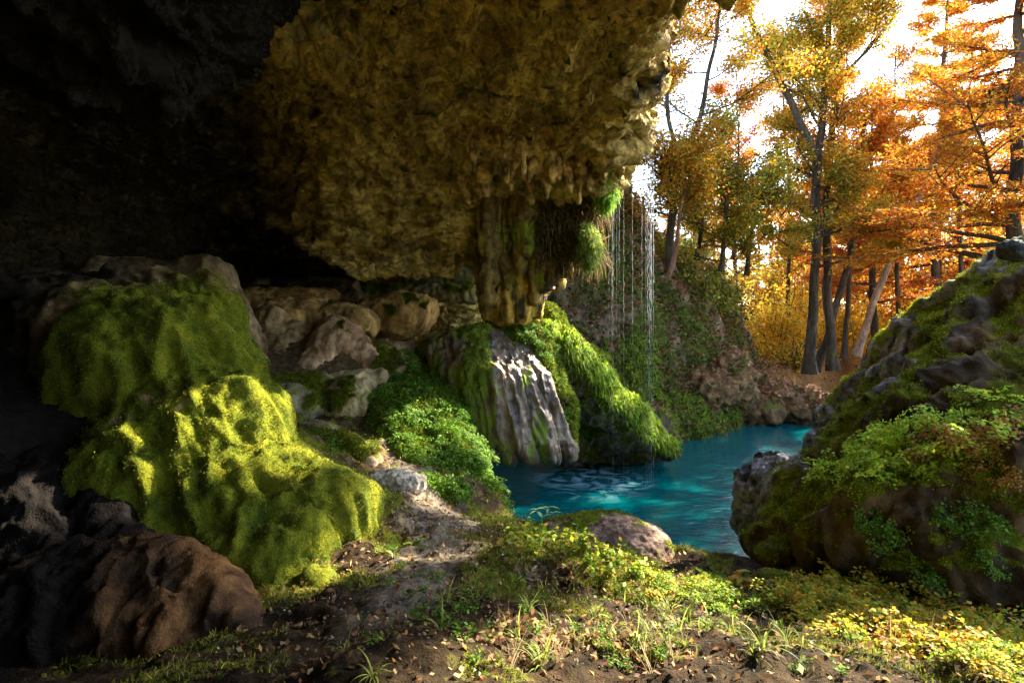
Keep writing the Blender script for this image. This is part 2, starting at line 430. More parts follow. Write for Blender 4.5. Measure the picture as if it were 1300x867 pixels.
rk = rock('grotto_roof', roof_f, (-8.6, -3.4, .7), (7.2, 14.3, 8.7), .05, roof_disp, roof_col, lambda v, n: np.clip(.15+fbm(v, .8, 3, seed=77)*.8, 0, 1)*sst(-.5, 1.0, v[:, 0])*.75, M_ceil, roof)

# curtain of drip rock at the lip
prims = []
r = np.random.default_rng(21)
for k in range(62):
    xx = r.uniform(-.42, 1.42); yy = 9.75+r.uniform(-.45, .5)+.15*xx
    pxx = 650+xx/yy*F
    bot = np.interp(pxx, [606, 640, 700, 735, 750, 762], [392, 400, 380, 348, 300, 240])+r.uniform(-75, 5)
    zb = 3+(400-bot)/F*yy
    rr = r.uniform(.06, .22)
    prims.append(('c', np.array([xx, yy, 6.4]), np.array([xx+r.uniform(-.04, .04), yy, zb+.15]), rr*1.5, rr*.42))
prims.append(('e', np.array([.45, 10.0, 6.0]), np.array([1.1, .75, .95])))
prims.append(('e', np.array([.5, 10.05, 5.0]), np.array([.78, .34, 1.3])))
lo, hi = bounds(prims, .2); lo[2] = 2.9
def cur_disp(v, n):
    s = np.array([1, 1, .16])
    return ridged(v*s, 5, 3, seed=4)*.07+fbm(v*s, 14, 3, seed=9)*.035+fbm(v, 3, 3, seed=1)*.11+ridged(v, 9, 2, seed=11)*.02
def cur_col(v, n):
    s = np.array([1, 1, .14])
    a = fbm(v*s, 5, 3, seed=14); b = fbm(v*s, 12, 3, seed=3)
    c = mixc((.05,.034,.014), (.36,.215,.05), .45+a+.5*b)
    return mixc(c, (.50,.33,.08), sst(.1, .45, fbm(v*s, 4, 3, seed=55))*sst(5.6, 4.2, v[:, 2])*.7+sst(5.2, 6.2, v[:, 2])*.7)
rock('rock_curtain', shape(prims, .10), lo, hi, .028, cur_disp, cur_col, lambda v, n: np.clip(.25+fbm(v*np.array([1,1,.4]), 2.2, 3, seed=7), 0, 1)*.8, M_rock, roof)
# stalactites along the front of the lip
def roof_depth(px, py):
    ys = np.arange(5.5, 12, .04); P = np.stack([W(px, py, y_) for y_ in ys]); k = np.argmax(roof_f(P) < .0)
    return float(min(ys[k], 9.6)) if k else 9.0
for (sx, sy, sY, L_, w_) in [(a_, b_, c_, d_*RNG.uniform(.75, 1.5), e_*RNG.uniform(.5, .95)) for a_, b_, c_, d_, e_ in [(583,205,9.0,34,8),(601,188,8.9,30,9),(618,196,8.8,46,9),(628,190,8.8,44,8),(640,190,8.9,34,8),(652,195,9.1,30,8),(664,185,8.8,38,9),(676,190,8.8,40,9),(690,196,8.8,36,11),(702,198,8.9,30,12),(712,190,9.0,24,8),(590,232,9.3,26,6),(722,205,9.3,40,6),(736,210,9.4,60,6),(672,215,9.3,26,6),(606,222,9.2,22,5),(645,214,9.2,40,5),(694,214,9.25,34,6)]]:
    sy = sy+RNG.uniform(-4, 18); sY = roof_depth(sx, sy-14); a = (sx+RNG.uniform(-5, 5), sy-44, sY+.12); b = (sx+RNG.uniform(-4, 6), sy+L_-6, sY)
    mid = (sx+RNG.uniform(-3, 3), sy+L_*.25, sY)
    pr = [Cp(a, mid, w_*2.6, w_*1.25), Cp(mid, b, w_*1.2, 1.6)]
    lo, hi = bounds(pr, .1)
    rock('stalactite', shape(pr, .05), lo, hi, .018, lambda v, n: fbm(v*np.array([1,1,.5]), 9, 3)*.04+fbm(v, 3, 2)*.06+ridged(v, 7, 2)*.03,
         lambda v, n: mixc((.16,.09,.03), (.72,.44,.13), .5+fbm(v, 7, 3)*1.5), None, M_rock, roof)

# column below the curtain
prims = []
for (a, b, ra, rb) in [((622,225,10.0),(624,396,9.9),14,9),((640,225,9.9),(641,404,9.75),13,11),((657,225,9.9),(660,404,9.8),14,9),((676,225,10.0),(678,392,9.95),14,8),((690,240,10.1),(688,372,10.1),10,6),((632,225,10.1),(634,398,10.05),14,12),((667,225,10.1),(668,398,10.1),14,12),((614,250,10.1),(617,390,10.1),9,6)]:
    prims.append(Cp(a, b, ra, rb))
lo, hi = bounds(prims, .15)
def col_col(v, n):
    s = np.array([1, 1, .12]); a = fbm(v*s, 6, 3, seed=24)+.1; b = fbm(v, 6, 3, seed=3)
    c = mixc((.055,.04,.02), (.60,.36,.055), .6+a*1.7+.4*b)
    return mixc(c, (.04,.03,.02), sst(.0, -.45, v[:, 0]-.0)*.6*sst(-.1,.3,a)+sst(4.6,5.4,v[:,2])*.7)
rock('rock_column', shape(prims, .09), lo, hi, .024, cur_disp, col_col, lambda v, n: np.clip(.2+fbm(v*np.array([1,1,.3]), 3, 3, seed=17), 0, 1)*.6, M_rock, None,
     label='thick ochre drip-rock column standing on the mossy bank under the overhang', cat='rock column')

# ---------------------------------------------------------------- hillside beyond the pool
HP = np.array([(-9,15.5),(-2,14.3),(1.2,13.9),(3.5,14.2),(5.2,15.6),(7.0,17.6),(8.5,19.2),(9.0,21),(8.2,25),(3,34),(-9,34)], float)
def hill_f(P):
    x, y, zz = P[:, 0], P[:, 1], P[:, 2]
    s = -polysd(x, y, HP)
    Q = np.stack([x, y, 0*x], 1); wob = fbm(Q, .7, 3, seed=2)*.45
    s = s+wob*.6
    H = np.interp(s, [-1, 0, .2, .95, 1.2, 1.6, 2.3, 6, 12], [-1.5, -.2, .55, 1.35, 2.4, 3.7, 4.7, 6.8, 9.5])
    H = H-sst(6.8, 9.0, x)*1.2*sst(1.4, 3, s)+sst(5.2, 1.0, x)*sst(1.2, 2.6, s)*2.6
    return np.clip(zz-H, -1.5, 1.5)*.55
def hill_disp(v, n):
    s = np.array([1, 1, .5]); return ridged(v*s, .9, 4, seed=3)*.28+fbm(v*s, 3.2, 4, seed=7)*.14+ridged(v*s, 6, 2, seed=4)*.05
def hill_col(v, n):
    a = fbm(v, .9, 4, seed=2); b = fbm(v, 6, 3, seed=5)
    c = mixc((.13,.085,.055), (.46,.31,.20), .5+b+.3*a)
    return mixc(c, (.28,.12,.07), sst(.25, .65, n[:, 2]+.3*b))
rock('hillside', hill_f, (-9, 13.0, -.6), (9.6, 30, 11.4), .11, hill_disp, hill_col,
     lambda v, n: np.clip(.52+fbm(v*np.array([1,1,.6]), .8, 4, seed=8)*1.2, 0, 1)*sst(1.0, .5, n[:, 2])*.95, M_cliff, None, kind='structure')

# ---------------------------------------------------------------- rocks
def gen_disp(seed, big=.06, mid=.035, fine=.014, zs=.6, bf=1.2):
    s = np.array([1, 1, zs])
    return lambda v, n: fbm(v, bf, 3, seed=seed)*big+ridged(v*s, bf*3.2, 3, seed=seed+2)*mid+fbm(v*s, bf*11, 3, seed=seed+5)*fine
def gen_col(a, b, seed, f=3.0, streak=.35):
    def g(v, n):
        s = np.array([1, 1, streak])
        return mixc(a, b, .5+fbm(v*s, f, 4, seed=seed)*1.1+.35*fbm(v, f*4, 2, seed=seed+3))
    return g
def moss_fn(base, amp, seed, up=(.0, .7), f=1.2):
    return lambda v, n: np.clip(base+amp*fbm(v, f, 4, seed=seed), 0, 1)*sst(up[0]-.5, up[1], n[:, 2])

def mk(name, prims, k, h, disp, colf, mossf, mat, pad=.2, **kw):
    lo, hi = bounds(prims, pad)
    return rock(name, shape(prims, k), lo, hi, h, disp, colf, mossf, mat, None, **kw)

# big mossy mound on the left
P_ = [E(40,450,6.7,120,90,.7), E(30,560,6.0,90,80,.6), E(200,500,6.0,118,118,.85), E(130,470,6.4,110,100,.9), E(250,560,5.6,105,90,.7), E(205,620,5.3,105,100,.7), E(300,655,5.15,85,75,.55),
      E(340,700,4.75,68,50,.42), Cp((330,742,4.5),(395,752,4.35),26,16), E(402,655,5.3,62,48,.42), E(395,690,5.2,52,34,.36), Cp((225,400,7.2),(262,500,6.6),42,40), Cp((262,385,7.4),(305,510,6.9),30,20),
      Cp((180,395,7.2),(190,470,6.5),50,50), Cp((305,560,5.9),(335,600,5.6),30,16), Cp((292,470,6.6),(318,540,6.2),26,18), E(150,720,4.9,130,90,.7)]
for pts, r0, r1 in [([(150,388,7.2),(185,470,6.5),(238,570,5.8),(300,650,5.1),(350,738,4.6)], 40, 22),
                    ([(232,382,7.3),(272,470,6.7),(312,560,6.0),(350,618,5.5),(396,655,5.2)], 30, 34),
                    ([(100,402,7.0),(130,500,6.2),(165,600,5.3),(222,680,4.8),(292,745,4.5)], 44, 26),
                    ([(195,385,7.2),(228,480,6.5),(275,580,5.7),(330,660,5.1)], 30, 34)]:
    for a_, b_, t_ in zip(pts[:-1], pts[1:], np.linspace(0, 1, len(pts))):
        P_.append(Cp(a_, b_, r0+(r1-r0)*t_, r0+(r1-r0)*(t_+1/(len(pts)-1))))
def mound_disp(v, n):
    s = np.array([1, 1, .42])
    return ridged(v*s, 2.2, 3, seed=3)*.10+ridged(np.stack([v[:, 0]+.35*v[:, 2], v[:, 1], v[:, 2]*.14], 1), 3.6, 3, seed=15)*.085+fbm(v, 1.0, 3, seed=2)*.10+fbm(v, 7, 3, seed=6)*.028+fbm(v, 22, 2, seed=1)*.009
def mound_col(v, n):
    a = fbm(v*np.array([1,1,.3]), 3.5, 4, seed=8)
    return mixc(mixc((.16,.09,.035), (.48,.30,.13), .5+a*1.2), (.035,.025,.016), sst(-3.6, -4.8, v[:, 0]+.4*a))  # outer mix paints shade over the mound's far left
def mound_moss(v, n):
    px, py = proj(v); a = fbm(v, 1.6, 4, seed=5)
    m = sst(-4.7, -3.7, v[:, 0]+.5*a)*sst(.05, .35, .72+a)
    m = m*(1-sst(3.15, 3.45, v[:, 2]+.25*a)*.55)
    return np.clip(m, 0, 1)
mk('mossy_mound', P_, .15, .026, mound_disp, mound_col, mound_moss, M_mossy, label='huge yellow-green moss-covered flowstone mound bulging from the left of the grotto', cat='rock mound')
# tall draped ridges behind it
P_ = [Cp((262,352,8.2),(318,470,7.7),24,14), Cp((240,356,8.3),(268,460,7.8),30,26), Cp((285,352,8.5),(326,440,8.1),16,12), Cp((318,470,7.7),(322,520,7.4),14,10), Cp((130,352,8.2),(240,362,8.4),26,26), E(150,400,8.0,110,50,.7)]
mk('draped_ridge', P_, .16, .035, gen_disp(12, .08, .05, .015, .3), gen_col((.13,.075,.03), (.46,.30,.15), 3), lambda v, n: np.clip(.5+fbm(v*np.array([1,1,.4]), 2.2, 3, seed=4)*1.2, 0, 1)*sst(3.5, 3.1, v[:, 2])*sst(-3.6,-3.0,v[:,0])*.9, M_mossy,
   label='tall narrow draped flowstone ridge behind the top of the mossy mound', cat='rock ridge')
# brown rib in the lower left
P_ = [E(-10,725,4.5,150,118,.7), E(115,795,4.0,150,92,.6), E(62,640,4.8,62,66,.55), E(235,812,3.8,84,56,.4), Cp((84,590,4.9),(108,650,4.65),22,28), Cp((108,650,4.6),(160,700,4.3),26,26), Cp((160,700,4.3),(240,745,3.95),24,26), Cp((240,745,3.95),(310,815,3.6),26,20), Cp((60,700,4.4),(150,790,3.8),24,30), Cp((150,760,3.9),(220,830,3.5),20,24)]
mk('brown_rock_slope', P_, .13, .02, lambda v, n: gen_disp(22, .07, .04, .018, .4, 1.4)(v, n)+ridged(np.stack([v[:, 0]*.9+.5*v[:, 2], v[:, 1]*.7, v[:, 2]*.2-v[:, 0]*.15], 1), 3.2, 3, seed=16)*.08, lambda v, n: mixc(gen_col((.06,.035,.018), (.30,.14,.045), 7)(v, n), (.008,.005,.003), sst(-2.0, -2.75, v[:, 0]+.3*fbm(v, 2, 3))), moss_fn(.12, .5, 3, (-.3, .8)), M_rock,  # left end blackened in the colour to stand for deep shade
   label='broad bare brown rock slope filling the lower left corner in front of the mossy mound', cat='rock slope')
P_ = [E(62,368,8.2,62,26,.55), E(20,400,8.0,60,40,.6)]
mk('dim_boulder', P_, .12, .04, gen_disp(32), gen_col((.06,.035,.025), (.20,.12,.08), 9), None, M_rock, label='rounded dark reddish boulder at the far left edge under the roof', cat='boulder')
# ledges in the middle of the grotto
OC = ((.28,.15,.045), (.80,.48,.16))
led = [
 ('flowstone_ledge', [Cp((325,392,11.0),(420,388,11.3),26,20), E(370,412,10.8,60,34,.7)], OC, .1, 'broad ochre flowstone ledge at the back of the grotto, left of the rounded block'),
 ('flowstone_ledge', [E(505,402,11.2,46,27,.6), Cp((462,398,11.1),(540,392,11.2),18,16)], OC, .15, 'rounded ochre block on the back ledge, nearest the drip-rock column'),
 ('flowstone_ledge', [E(455,412,10.6,26,20,.4), E(425,402,10.7,24,16,.4)], OC, .1, 'small smooth ochre hump between the broad back ledge and the rounded block'),
 ('flowstone_ledge', [E(432,438,10.0,32,22,.45), Cp((425,430,10.0),(400,472,9.6),26,24), Cp((445,432,10.0),(470,470,9.6),18,16)], ((.34,.18,.08),(.82,.50,.27)), .25, 'pinkish cone-shaped flowstone hump with thin green streaks in the middle of the ledges'),
 ('flowstone_ledge', [Cp((345,415,10.2),(330,470,9.7),26,24), Cp((375,430,10.1),(352,475,9.6),22,18)], ((.24,.14,.06),(.64,.42,.20)), .1, 'brown fluted flowstone slope beside the draped ridge'),
 ('flowstone_ledge', [Cp((340,502,8.9),(405,498,9.0),22,24), E(372,514,8.7,48,24,.5)], ((.22,.16,.08),(.50,.40,.22)), .75, 'dark green mossy step below the brown fluted slope'),
 ('flowstone_ledge', [E(448,512,8.9,34,34,.45), Cp((425,490,9.1),(480,478,9.3),14,12)], ((.40,.28,.13),(.74,.53,.26)), .4, 'pale cream flowstone step streaked with green, right of the dark mossy step'),
 ('flowstone_ledge', [Cp((352,540,8.0),(440,570,7.6),18,18), Cp((400,560,7.7),(470,590,7.2),24,16)], ((.30,.19,.11),(.64,.44,.28)), .7, 'long low flowstone slab sloping down to the right, its end covered in bright moss'),
 ('flowstone_ledge', [E(490,470,9.9,46,20,.5), Cp((470,455,10.1),(560,440,10.4),14,12)], ((.24,.15,.07),(.58,.42,.24)), .45, 'low pink and green flowstone step at the top of the fern slope'),
 ('flowstone_ledge', [Cp((330,366,12.3),(470,368,12.4),10,10), Cp((470,372,12.2),(600,374,12.0),10,10), Cp((520,352,12.8),(605,350,12.6),10,12)], ((.16,.13,.06),(.40,.34,.16)), .5, 'thin dark layered ledge right under the roof at the back'),
]
for i, (nm, pr, cc, ms, lab) in enumerate(led):
    mk(nm, pr, .12, .034, gen_disp(40+i*3, .07, .055, .016, .35, 1.6), gen_col(*cc, 11+i, 3.0, .3), moss_fn(ms, .9, 3+i, (-.5, .6), 1.8), M_mossy, label=lab, cat='rock ledge', group='flowstone ledges in the grotto')
P_ = [E(345,575,7.3,38,28,.3), E(375,585,7.2,36,20,.3), E(395,602,6.9,24,10,.2), E(330,560,7.5,26,18,.3)]
mk('rubble_rock', P_, .05, .02, gen_disp(61, .08, .07, .03, .9, 3), gen_col((.08,.06,.03), (.32,.25,.13), 5, 6, 1), moss_fn(.35, .8, 5), M_rock, label='rough dark rubble rock between the mossy mound and the low flowstone slab', cat='rock')
# fern-covered slope
P_ = [Cp((512,478,9.9),(535,545,9.0),24,40), Cp((535,545,9.0),(575,625,7.9),44,38), E(575,590,8.4,42,40,.5), E(605,642,7.6,34,22,.4), Cp((495,530,8.8),(520,605,7.8),28,36), Cp((540,465,10.2),(560,520,9.5),20,34), E(550,632,7.2,46,22,.4)]
mk('green_bank', P_, .2, .03, gen_disp(71, .1, .07, .02, .7), gen_col((.10,.08,.04), (.30,.24,.12), 8), moss_fn(.75, .7, 6, (-.5, .5)), M_mossy, label='steep bank thick with green ferns between the grotto ledges and the pool', cat='bank')
# fluted cascade rock
P_ = []
for k in range(17):
    t = k/16; top = (550+t*96, 428+abs(t-.6)*30, 9.9-.1*sin(t*3)); bot = (574+t*146, 546+min(t*50, 24)+12*sin(k*4.1), 9.5-.5*sin(t*2.6)+.3*t)
    mid = (562+t*122, 470+t*22, 9.75-.4*sin(t*2.8)+.12*sin(k*2.2)+.1*t)
    P_ += [Cp(top, mid, 10+5*abs(sin(k*1.7)), 12+6*abs(sin(k*2.9))), Cp(mid, bot, 12+6*abs(sin(k*2.9)), 5+6*abs(sin(k*2.3)))]
P_ += [E(606,452,10.2,56,24,.5), E(640,505,10.2,56,52,.45), Cp((545,446,10.1),(620,432,10.2),12,14)]
def casc_disp(v, n):
    q_ = np.stack([v[:, 0]-.30*(3-v[:, 2])*.55, v[:, 1], v[:, 2]*.16], 1)
    return ridged(q_, 4.2, 3, seed=3)*.07+fbm(q_, 12, 3, seed=6)*.03+fbm(v, 5, 3, seed=2)*.03+ridged(v*np.array([1,1,1.2]), 8, 2, seed=9)*.018
mk('cascade_rock', P_, .055, .024, casc_disp, lambda v, n: mixc(gen_col((.05,.03,.017), (.28,.175,.095), 17, 4.5, .25)(v, n), (.33,.23,.14), sst(.2, .6, fbm(v, 2.2, 3, seed=91))),
   lambda v, n: np.clip(.22+.9*fbm(v*np.array([1,1,.5]), 1.6, 3, seed=3)+.6*sst(-.15,-.5,v[:,0]), 0, 1), M_wet, label='fluted brown and pinkish flowstone cascade hanging over the edge of the pool', cat='rock cascade')
# mossy bank under the column
P_ = [E(652,428,10.4,42,22,.6), Cp((672,440,10.3),(706,520,10.2),24,20), Cp((706,520,10.2),(716,556,10.1),18,10), Cp((706,450,10.8),(766,516,11.3),30,24), Cp((690,405,11.0),(704,450,10.8),16,26), Cp((766,516,11.3),(848,572,11.9),24,10), Cp((740,470,11.2),(752,505,11.0),30,22), E(790,545,12.0,36,20,.5), E(732,550,12.3,46,40,.5), E(790,570,12.6,56,24,.4)]
mk('mossy_bank', P_, .16, .03, lambda v, n: gen_disp(81, .12, .10, .03, .5, 1.5)(v, n), gen_col((.05,.04,.025), (.26,.19,.11), 21), moss_fn(.85, .6, 9, (-.25, .45)), M_mossy,
   label='overhanging mossy bank running from the foot of the drip-rock column down to the pool', cat='bank')
# right-hand rock mass
P_ = [E(1300,640,4.8,170,100,.9), E(1190,655,4.95,110,80,.7), E(1095,670,5.3,62,62,.55), E(1330,500,5.5,90,70,.8), E(1250,690,4.7,190,100,.7), E(1120,700,4.9,80,60,.5), E(1390,400,5.7,80,60,.8)]
for pts, r0, r1 in [([(1310,330,6.2),(1215,385,6.6),(1130,450,7.0),(1070,535,7.2),(1045,605,7.0)], 22, 15),
                    ([(1320,375,6.0),(1240,405,6.2),(1165,455,6.6),(1100,535,6.8),(1040,610,6.6),(990,680,6.2)], 30, 17),
                    ([(1310,430,5.7),(1225,450,5.9),(1150,505,6.1),(1090,570,6.2),(1020,640,6.1),(970,690,6.0)], 30, 18),
                    ([(1310,480,5.3),(1225,492,5.4),(1160,530,5.5),(1100,585,5.7),(1040,640,5.8),(990,715,5.6)], 32, 20),
                    ([(1320,530,5.0),(1250,535,5.1),(1180,565,5.2),(1110,615,5.3),(1060,670,5.3)], 34, 30)]:
    for a_, b_, t_ in zip(pts[:-1], pts[1:], np.linspace(0, 1, len(pts))):
        ra = r0+(r1-r0)*t_; rb = r0+(r1-r0)*(t_+1/(len(pts)-1)); P_.append(Cp(a_, b_, ra, rb))
P_ += [E(1210,520,6.4,80,50,.6), E(1110,600,6.6,50,50,.5), E(1290,440,6.3,90,60,.6), E(1035,650,6.2,45,50,.5)]
def rr_disp(v, n):
    q_ = np.stack([v[:, 0]*.9+v[:, 2]*.35, v[:, 1], v[:, 2]*.35-v[:, 0]*.15], 1)
    return fbm(v, .9, 3, seed=3)*.12+ridged(q_, 2.6, 3, seed=5)*.13+ridged(v, 5, 3, seed=7)*.04+fbm(v, 16, 3, seed=8)*.013
def rr_col(v, n):
    a = fbm(v, 1.6, 4, seed=33); c = mixc((.03,.022,.014), (.21,.125,.05), .45+a)
    px, py = proj(v); up = sst(2.2, 2.7, v[:, 2]-.10*v[:, 1]+.9)*0
    g = mixc((.045,.04,.037), (.42,.37,.34), .45+fbm(v*np.array([1,1,.4]), 9, 3, seed=3)*1.3)
    t = sst(5.7, 6.3, v[:, 1]+.3*a)
    return c*(1-t[:, None])+g*t[:, None]
mk('right_boulder', P_, .075, .027, rr_disp, rr_col, lambda v, n: np.clip(.60+1.25*fbm(v, 1.9, 4, seed=13), 0, 1)*sst(.2, .65, n[:, 2]-.35*np.minimum(n[:, 0], 0)*1.0), M_mossy,
   label='massive dark rock outcrop right of the pool, topped with moss and ferns', cat='rock outcrop')
ROCKS['right_boulder'][0]
P_ = [E(968,622,7.4,32,32,.35), E(990,600,7.5,28,20,.35), E(960,655,7.3,24,30,.3), E(985,650,7.3,34,34,.35)]
mk('grey_boulder', P_, .08, .018, gen_disp(91, .09, .08, .02, .8, 2.2), gen_col((.06,.06,.062), (.46,.43,.42), 4, 5, 1), moss_fn(-.1, .6, 3), M_rock, label='craggy dark grey boulder at the water edge in front of the right outcrop', cat='boulder')
P_ = [E(1060,545,10.5,20,30,.5), E(1078,525,10.8,22,24,.5), E(1046,570,10.2,18,24,.4), E(1075,580,10,30,30,.5)]
mk('grey_boulder', P_, .1, .03, gen_disp(95, .1, .09, .025, .8, 1.8), gen_col((.03,.03,.03), (.24,.21,.20), 6, 5, 1), moss_fn(-.05, .6, 8), M_rock, label='black and white streaked rock face behind the mossy ridge, facing the river', cat='boulder')
P_ = [E(1290,318,6.4,16,16,.12)]
mk('dark_stone', [E(1284,318,5.6,14,12,.12), E(1294,324,5.6,10,8,.1)], .04, .014, gen_disp(97, .02, .02, .006, 1, 5), gen_col((.02,.02,.02), (.08,.08,.07), 6), None, M_rock, label='small black stone on the top of the right outcrop', cat='stone')
# stones in the foreground
P_ = [E(775,690,6.2,74,30,.55), E(725,680,6.3,40,18,.4), E(815,700,6.0,34,24,.4)]
mk('pink_rock', P_, .1, .018, gen_disp(101, .04, .03, .014, .6, 2.4), gen_col((.12,.07,.045), (.42,.28,.20), 13, 5, .6), lambda v, n: np.clip(.36+.9*fbm(v, 2.5, 3, seed=4)+.8*sst(6.35, 6.6, v[:, 1]), 0, 1), M_rock, label='pinkish brown rock jutting into the near edge of the pool', cat='rock')
P_ = [E(690,745,4.7,120,44,.5), E(600,715,5.2,80,24,.5), E(770,770,4.3,80,30,.4)]
mk('soil_hummock', P_, .15, .018, gen_disp(105, .05, .03, .02, 1, 2.4), gen_col((.12,.085,.04), (.34,.25,.12), 15, 6, 1), moss_fn(.45, .9, 14), M_soil, label='low moss-freckled earth hummock in the middle of the foreground', cat='hummock')
P_ = [Cp((690,830,3.1),(860,850,2.95),26,22), E(640,870,2.85,90,40,.35)]
mk('root_ledge', P_, .1, .014, gen_disp(109, .05, .045, .02, .8, 3), gen_col((.06,.04,.02), (.36,.24,.10), 25, 6, 1), moss_fn(.2, .7, 4), M_soil, label='dim rooty earth ledge along the bottom of the picture', cat='earth ledge')
P_ = [E(562,618,7.2,20,18,.2)]
for (cx, cy, cY, rx, rz, lab) in [(498,612,6.7,40,14,'flat pale slab at the head of the dry stream bed'),(520,690,5.4,44,12,'pale flat stone in the middle of the dry stream bed'),(585,745,4.6,40,14,'pale gritty stone at the lower end of the dry stream bed'),(985,742,4.9,22,12,'small green mossy stone at the foot of the right outcrop'),(812,610+48,6.9,1,1,'')][:4]:
    mk('stream_stone', [E(cx,cy,cY,rx,rz,.22), E(cx+rx*.4,cy+4,cY-.05,rx*.6,rz*.8,.16)], .08, .014, gen_disp(int(cx), .03, .03, .012, 1, 3.5), gen_col((.30,.24,.17), (.74,.66,.54), 5, 6, 1),
       moss_fn(.8 if cx > 900 else .12, .8, 6), M_mossy if cx > 900 else M_rock, label=lab, cat='stone')
# far bank rocks
for i, (pr, lab) in enumerate([([E(1000,515,17.5,50,18,.8), E(960,500,18.2,40,18,.8)], 'flat tan rock on the far bank at the head of the pool'), ([E(965,525,17.0,20,12,.4)], 'small dark rock at the waterline under the far hillside'),
                               ([E(900,500,16.0,24,26,.5), E(930,485,17.0,26,34,.6), E(945,520,17.2,18,26,.4)], 'orange-stained rock knob at the end of the far hillside')]):
    mk('bank_rock', pr, .12, .06, gen_disp(120+i, .26, .24, .09, .8, 1.4), gen_col((.13,.07,.035), (.48,.28,.12), 3+i, 3, 1), moss_fn(.25, .8, 5), M_cliff, label=lab, cat='rock')
# ---------------------------------------------------------------- foliage tools
def norm(a): return a/(np.linalg.norm(a, axis=-1, keepdims=True)+1e-9)

def leaf_quads(P, size, rng, up=.5, asp=.62, dirs=None):
    """one folded-flat rhombus leaf per point; returns verts (n*4) and quads"""
    n = len(P); size = np.broadcast_to(size, n)[:, None]
    nn = norm(rng.normal(size=(n, 3))+np.array([0, 0, up]))
    d = rng.normal(size=(n, 3)) if dirs is None else dirs+rng.normal(size=(n, 3))*.45
    d = norm(d-(d*nn).sum(1)[:, None]*nn); s = np.cross(nn, d)
    A = P; B = P+d*size*.5+s*size*asp*.5; C = P+d*size; D = P+d*size*.5-s*size*asp*.5
    v = np.stack([A, B, C, D], 1).reshape(-1, 3)
    return v, np.arange(4*n).reshape(n, 4)

def blades(P, D, L, w, rng, droop=.0):
    """thin two-segment blades starting at P along D, bending down"""
    n = len(P); L = np.broadcast_to(L, n)[:, None]; w = np.broadcast_to(w, n)[:, None]
    s = norm(np.cross(D, rng.normal(size=(n, 3))))
    M = P+D*L*.55; T = M+norm(D+np.array([0, 0, -1.])*droop)*L*.5
    v = np.stack([P-s*w*.5, P+s*w*.5, M+s*w*.42, M-s*w*.42, T+s*w*.08, T-s*w*.08], 1).reshape(-1, 3)
    b = np.arange(n)[:, None]*6
    q = np.concatenate([b+np.array([0, 1, 2, 3]), b+np.array([3, 2, 4, 5])])
    return v, q

def pal(cols, n, rng, jit=.18, w=None):
    cols = np.asarray(cols, float); k = rng.choice(len(cols), n, p=w)
    return np.clip(cols[k]*(1+rng.normal(size=(n, 1))*jit)*(1+rng.normal(size=(n, 3))*jit*.3), 0, 1)

def tube(pts, rad, seg=7):
    pts = np.asarray(pts, float); rad = np.asarray(rad, float); n = len(pts)
    t = norm(np.gradient(pts, axis=0)); ref = np.array([.31, .17, .93]) if abs(t[0, 2]) < .8 else np.array([1, .2, 0.])
    a = norm(np.cross(t, ref)); b = np.cross(t, a)
    th = np.arange(seg)/seg*2*pi
    v = pts[:, None]+rad[:, None, None]*(np.cos(th)[None, :, None]*a[:, None]+np.sin(th)[None, :, None]*b[:, None])
    v = v.reshape(-1, 3); q = []
    for i in range(n-1):
        for j in range(seg):
            q.append((i*seg+j, i*seg+(j+1) % seg, (i+1)*seg+(j+1) % seg, (i+1)*seg+j))
    return v, np.array(q)

def merge(parts):
    V = []; Q = []; o = 0
    for v, q in parts:
        V.append(v); Q.append(q+o); o += len(v)
    return np.concatenate(V), np.concatenate(Q)

def resample(pts, n):
    pts = np.asarray(pts, float); d = np.concatenate([[0], np.cumsum(np.linalg.norm(np.diff(pts, axis=0), axis=1))])
    # smooth with a catmull-like cubic through linear samples
    t = np.linspace(0, d[-1], n); p = np.stack([np.interp(t, d, pts[:, i]) for i in range(3)], 1)
    for _ in range(2): p[1:-1] = .25*p[:-2]+.5*p[1:-1]+.25*p[2:]
    return p

M_bark = rock_material('bark', bump=.02, fine=2.0, rough=.95, aniso=(1, 1, .25))
def bark_attrs(v, dark, light, seed):
    return {'Col': mixc(dark, light, .5+fbm(v*np.array([1, 1, .2]), 6, 3, seed=seed)), 'moss': np.clip(.1+fbm(v, 1.2, 2, seed=seed)*.6, 0, 1)}

def branch(p0, d0, L, r0, n, rng, wig=.25, lift=.0):
    pts = [np.array(p0, float)]; d = norm(np.array(d0, float))
    for i in range(n):
        d = norm(d+rng.normal(size=3)*wig*.5+np.array([0, 0, lift])); pts.append(pts[-1]+d*L/n)
    return np.array(pts), np.linspace(r0, r0*.25, n+1)

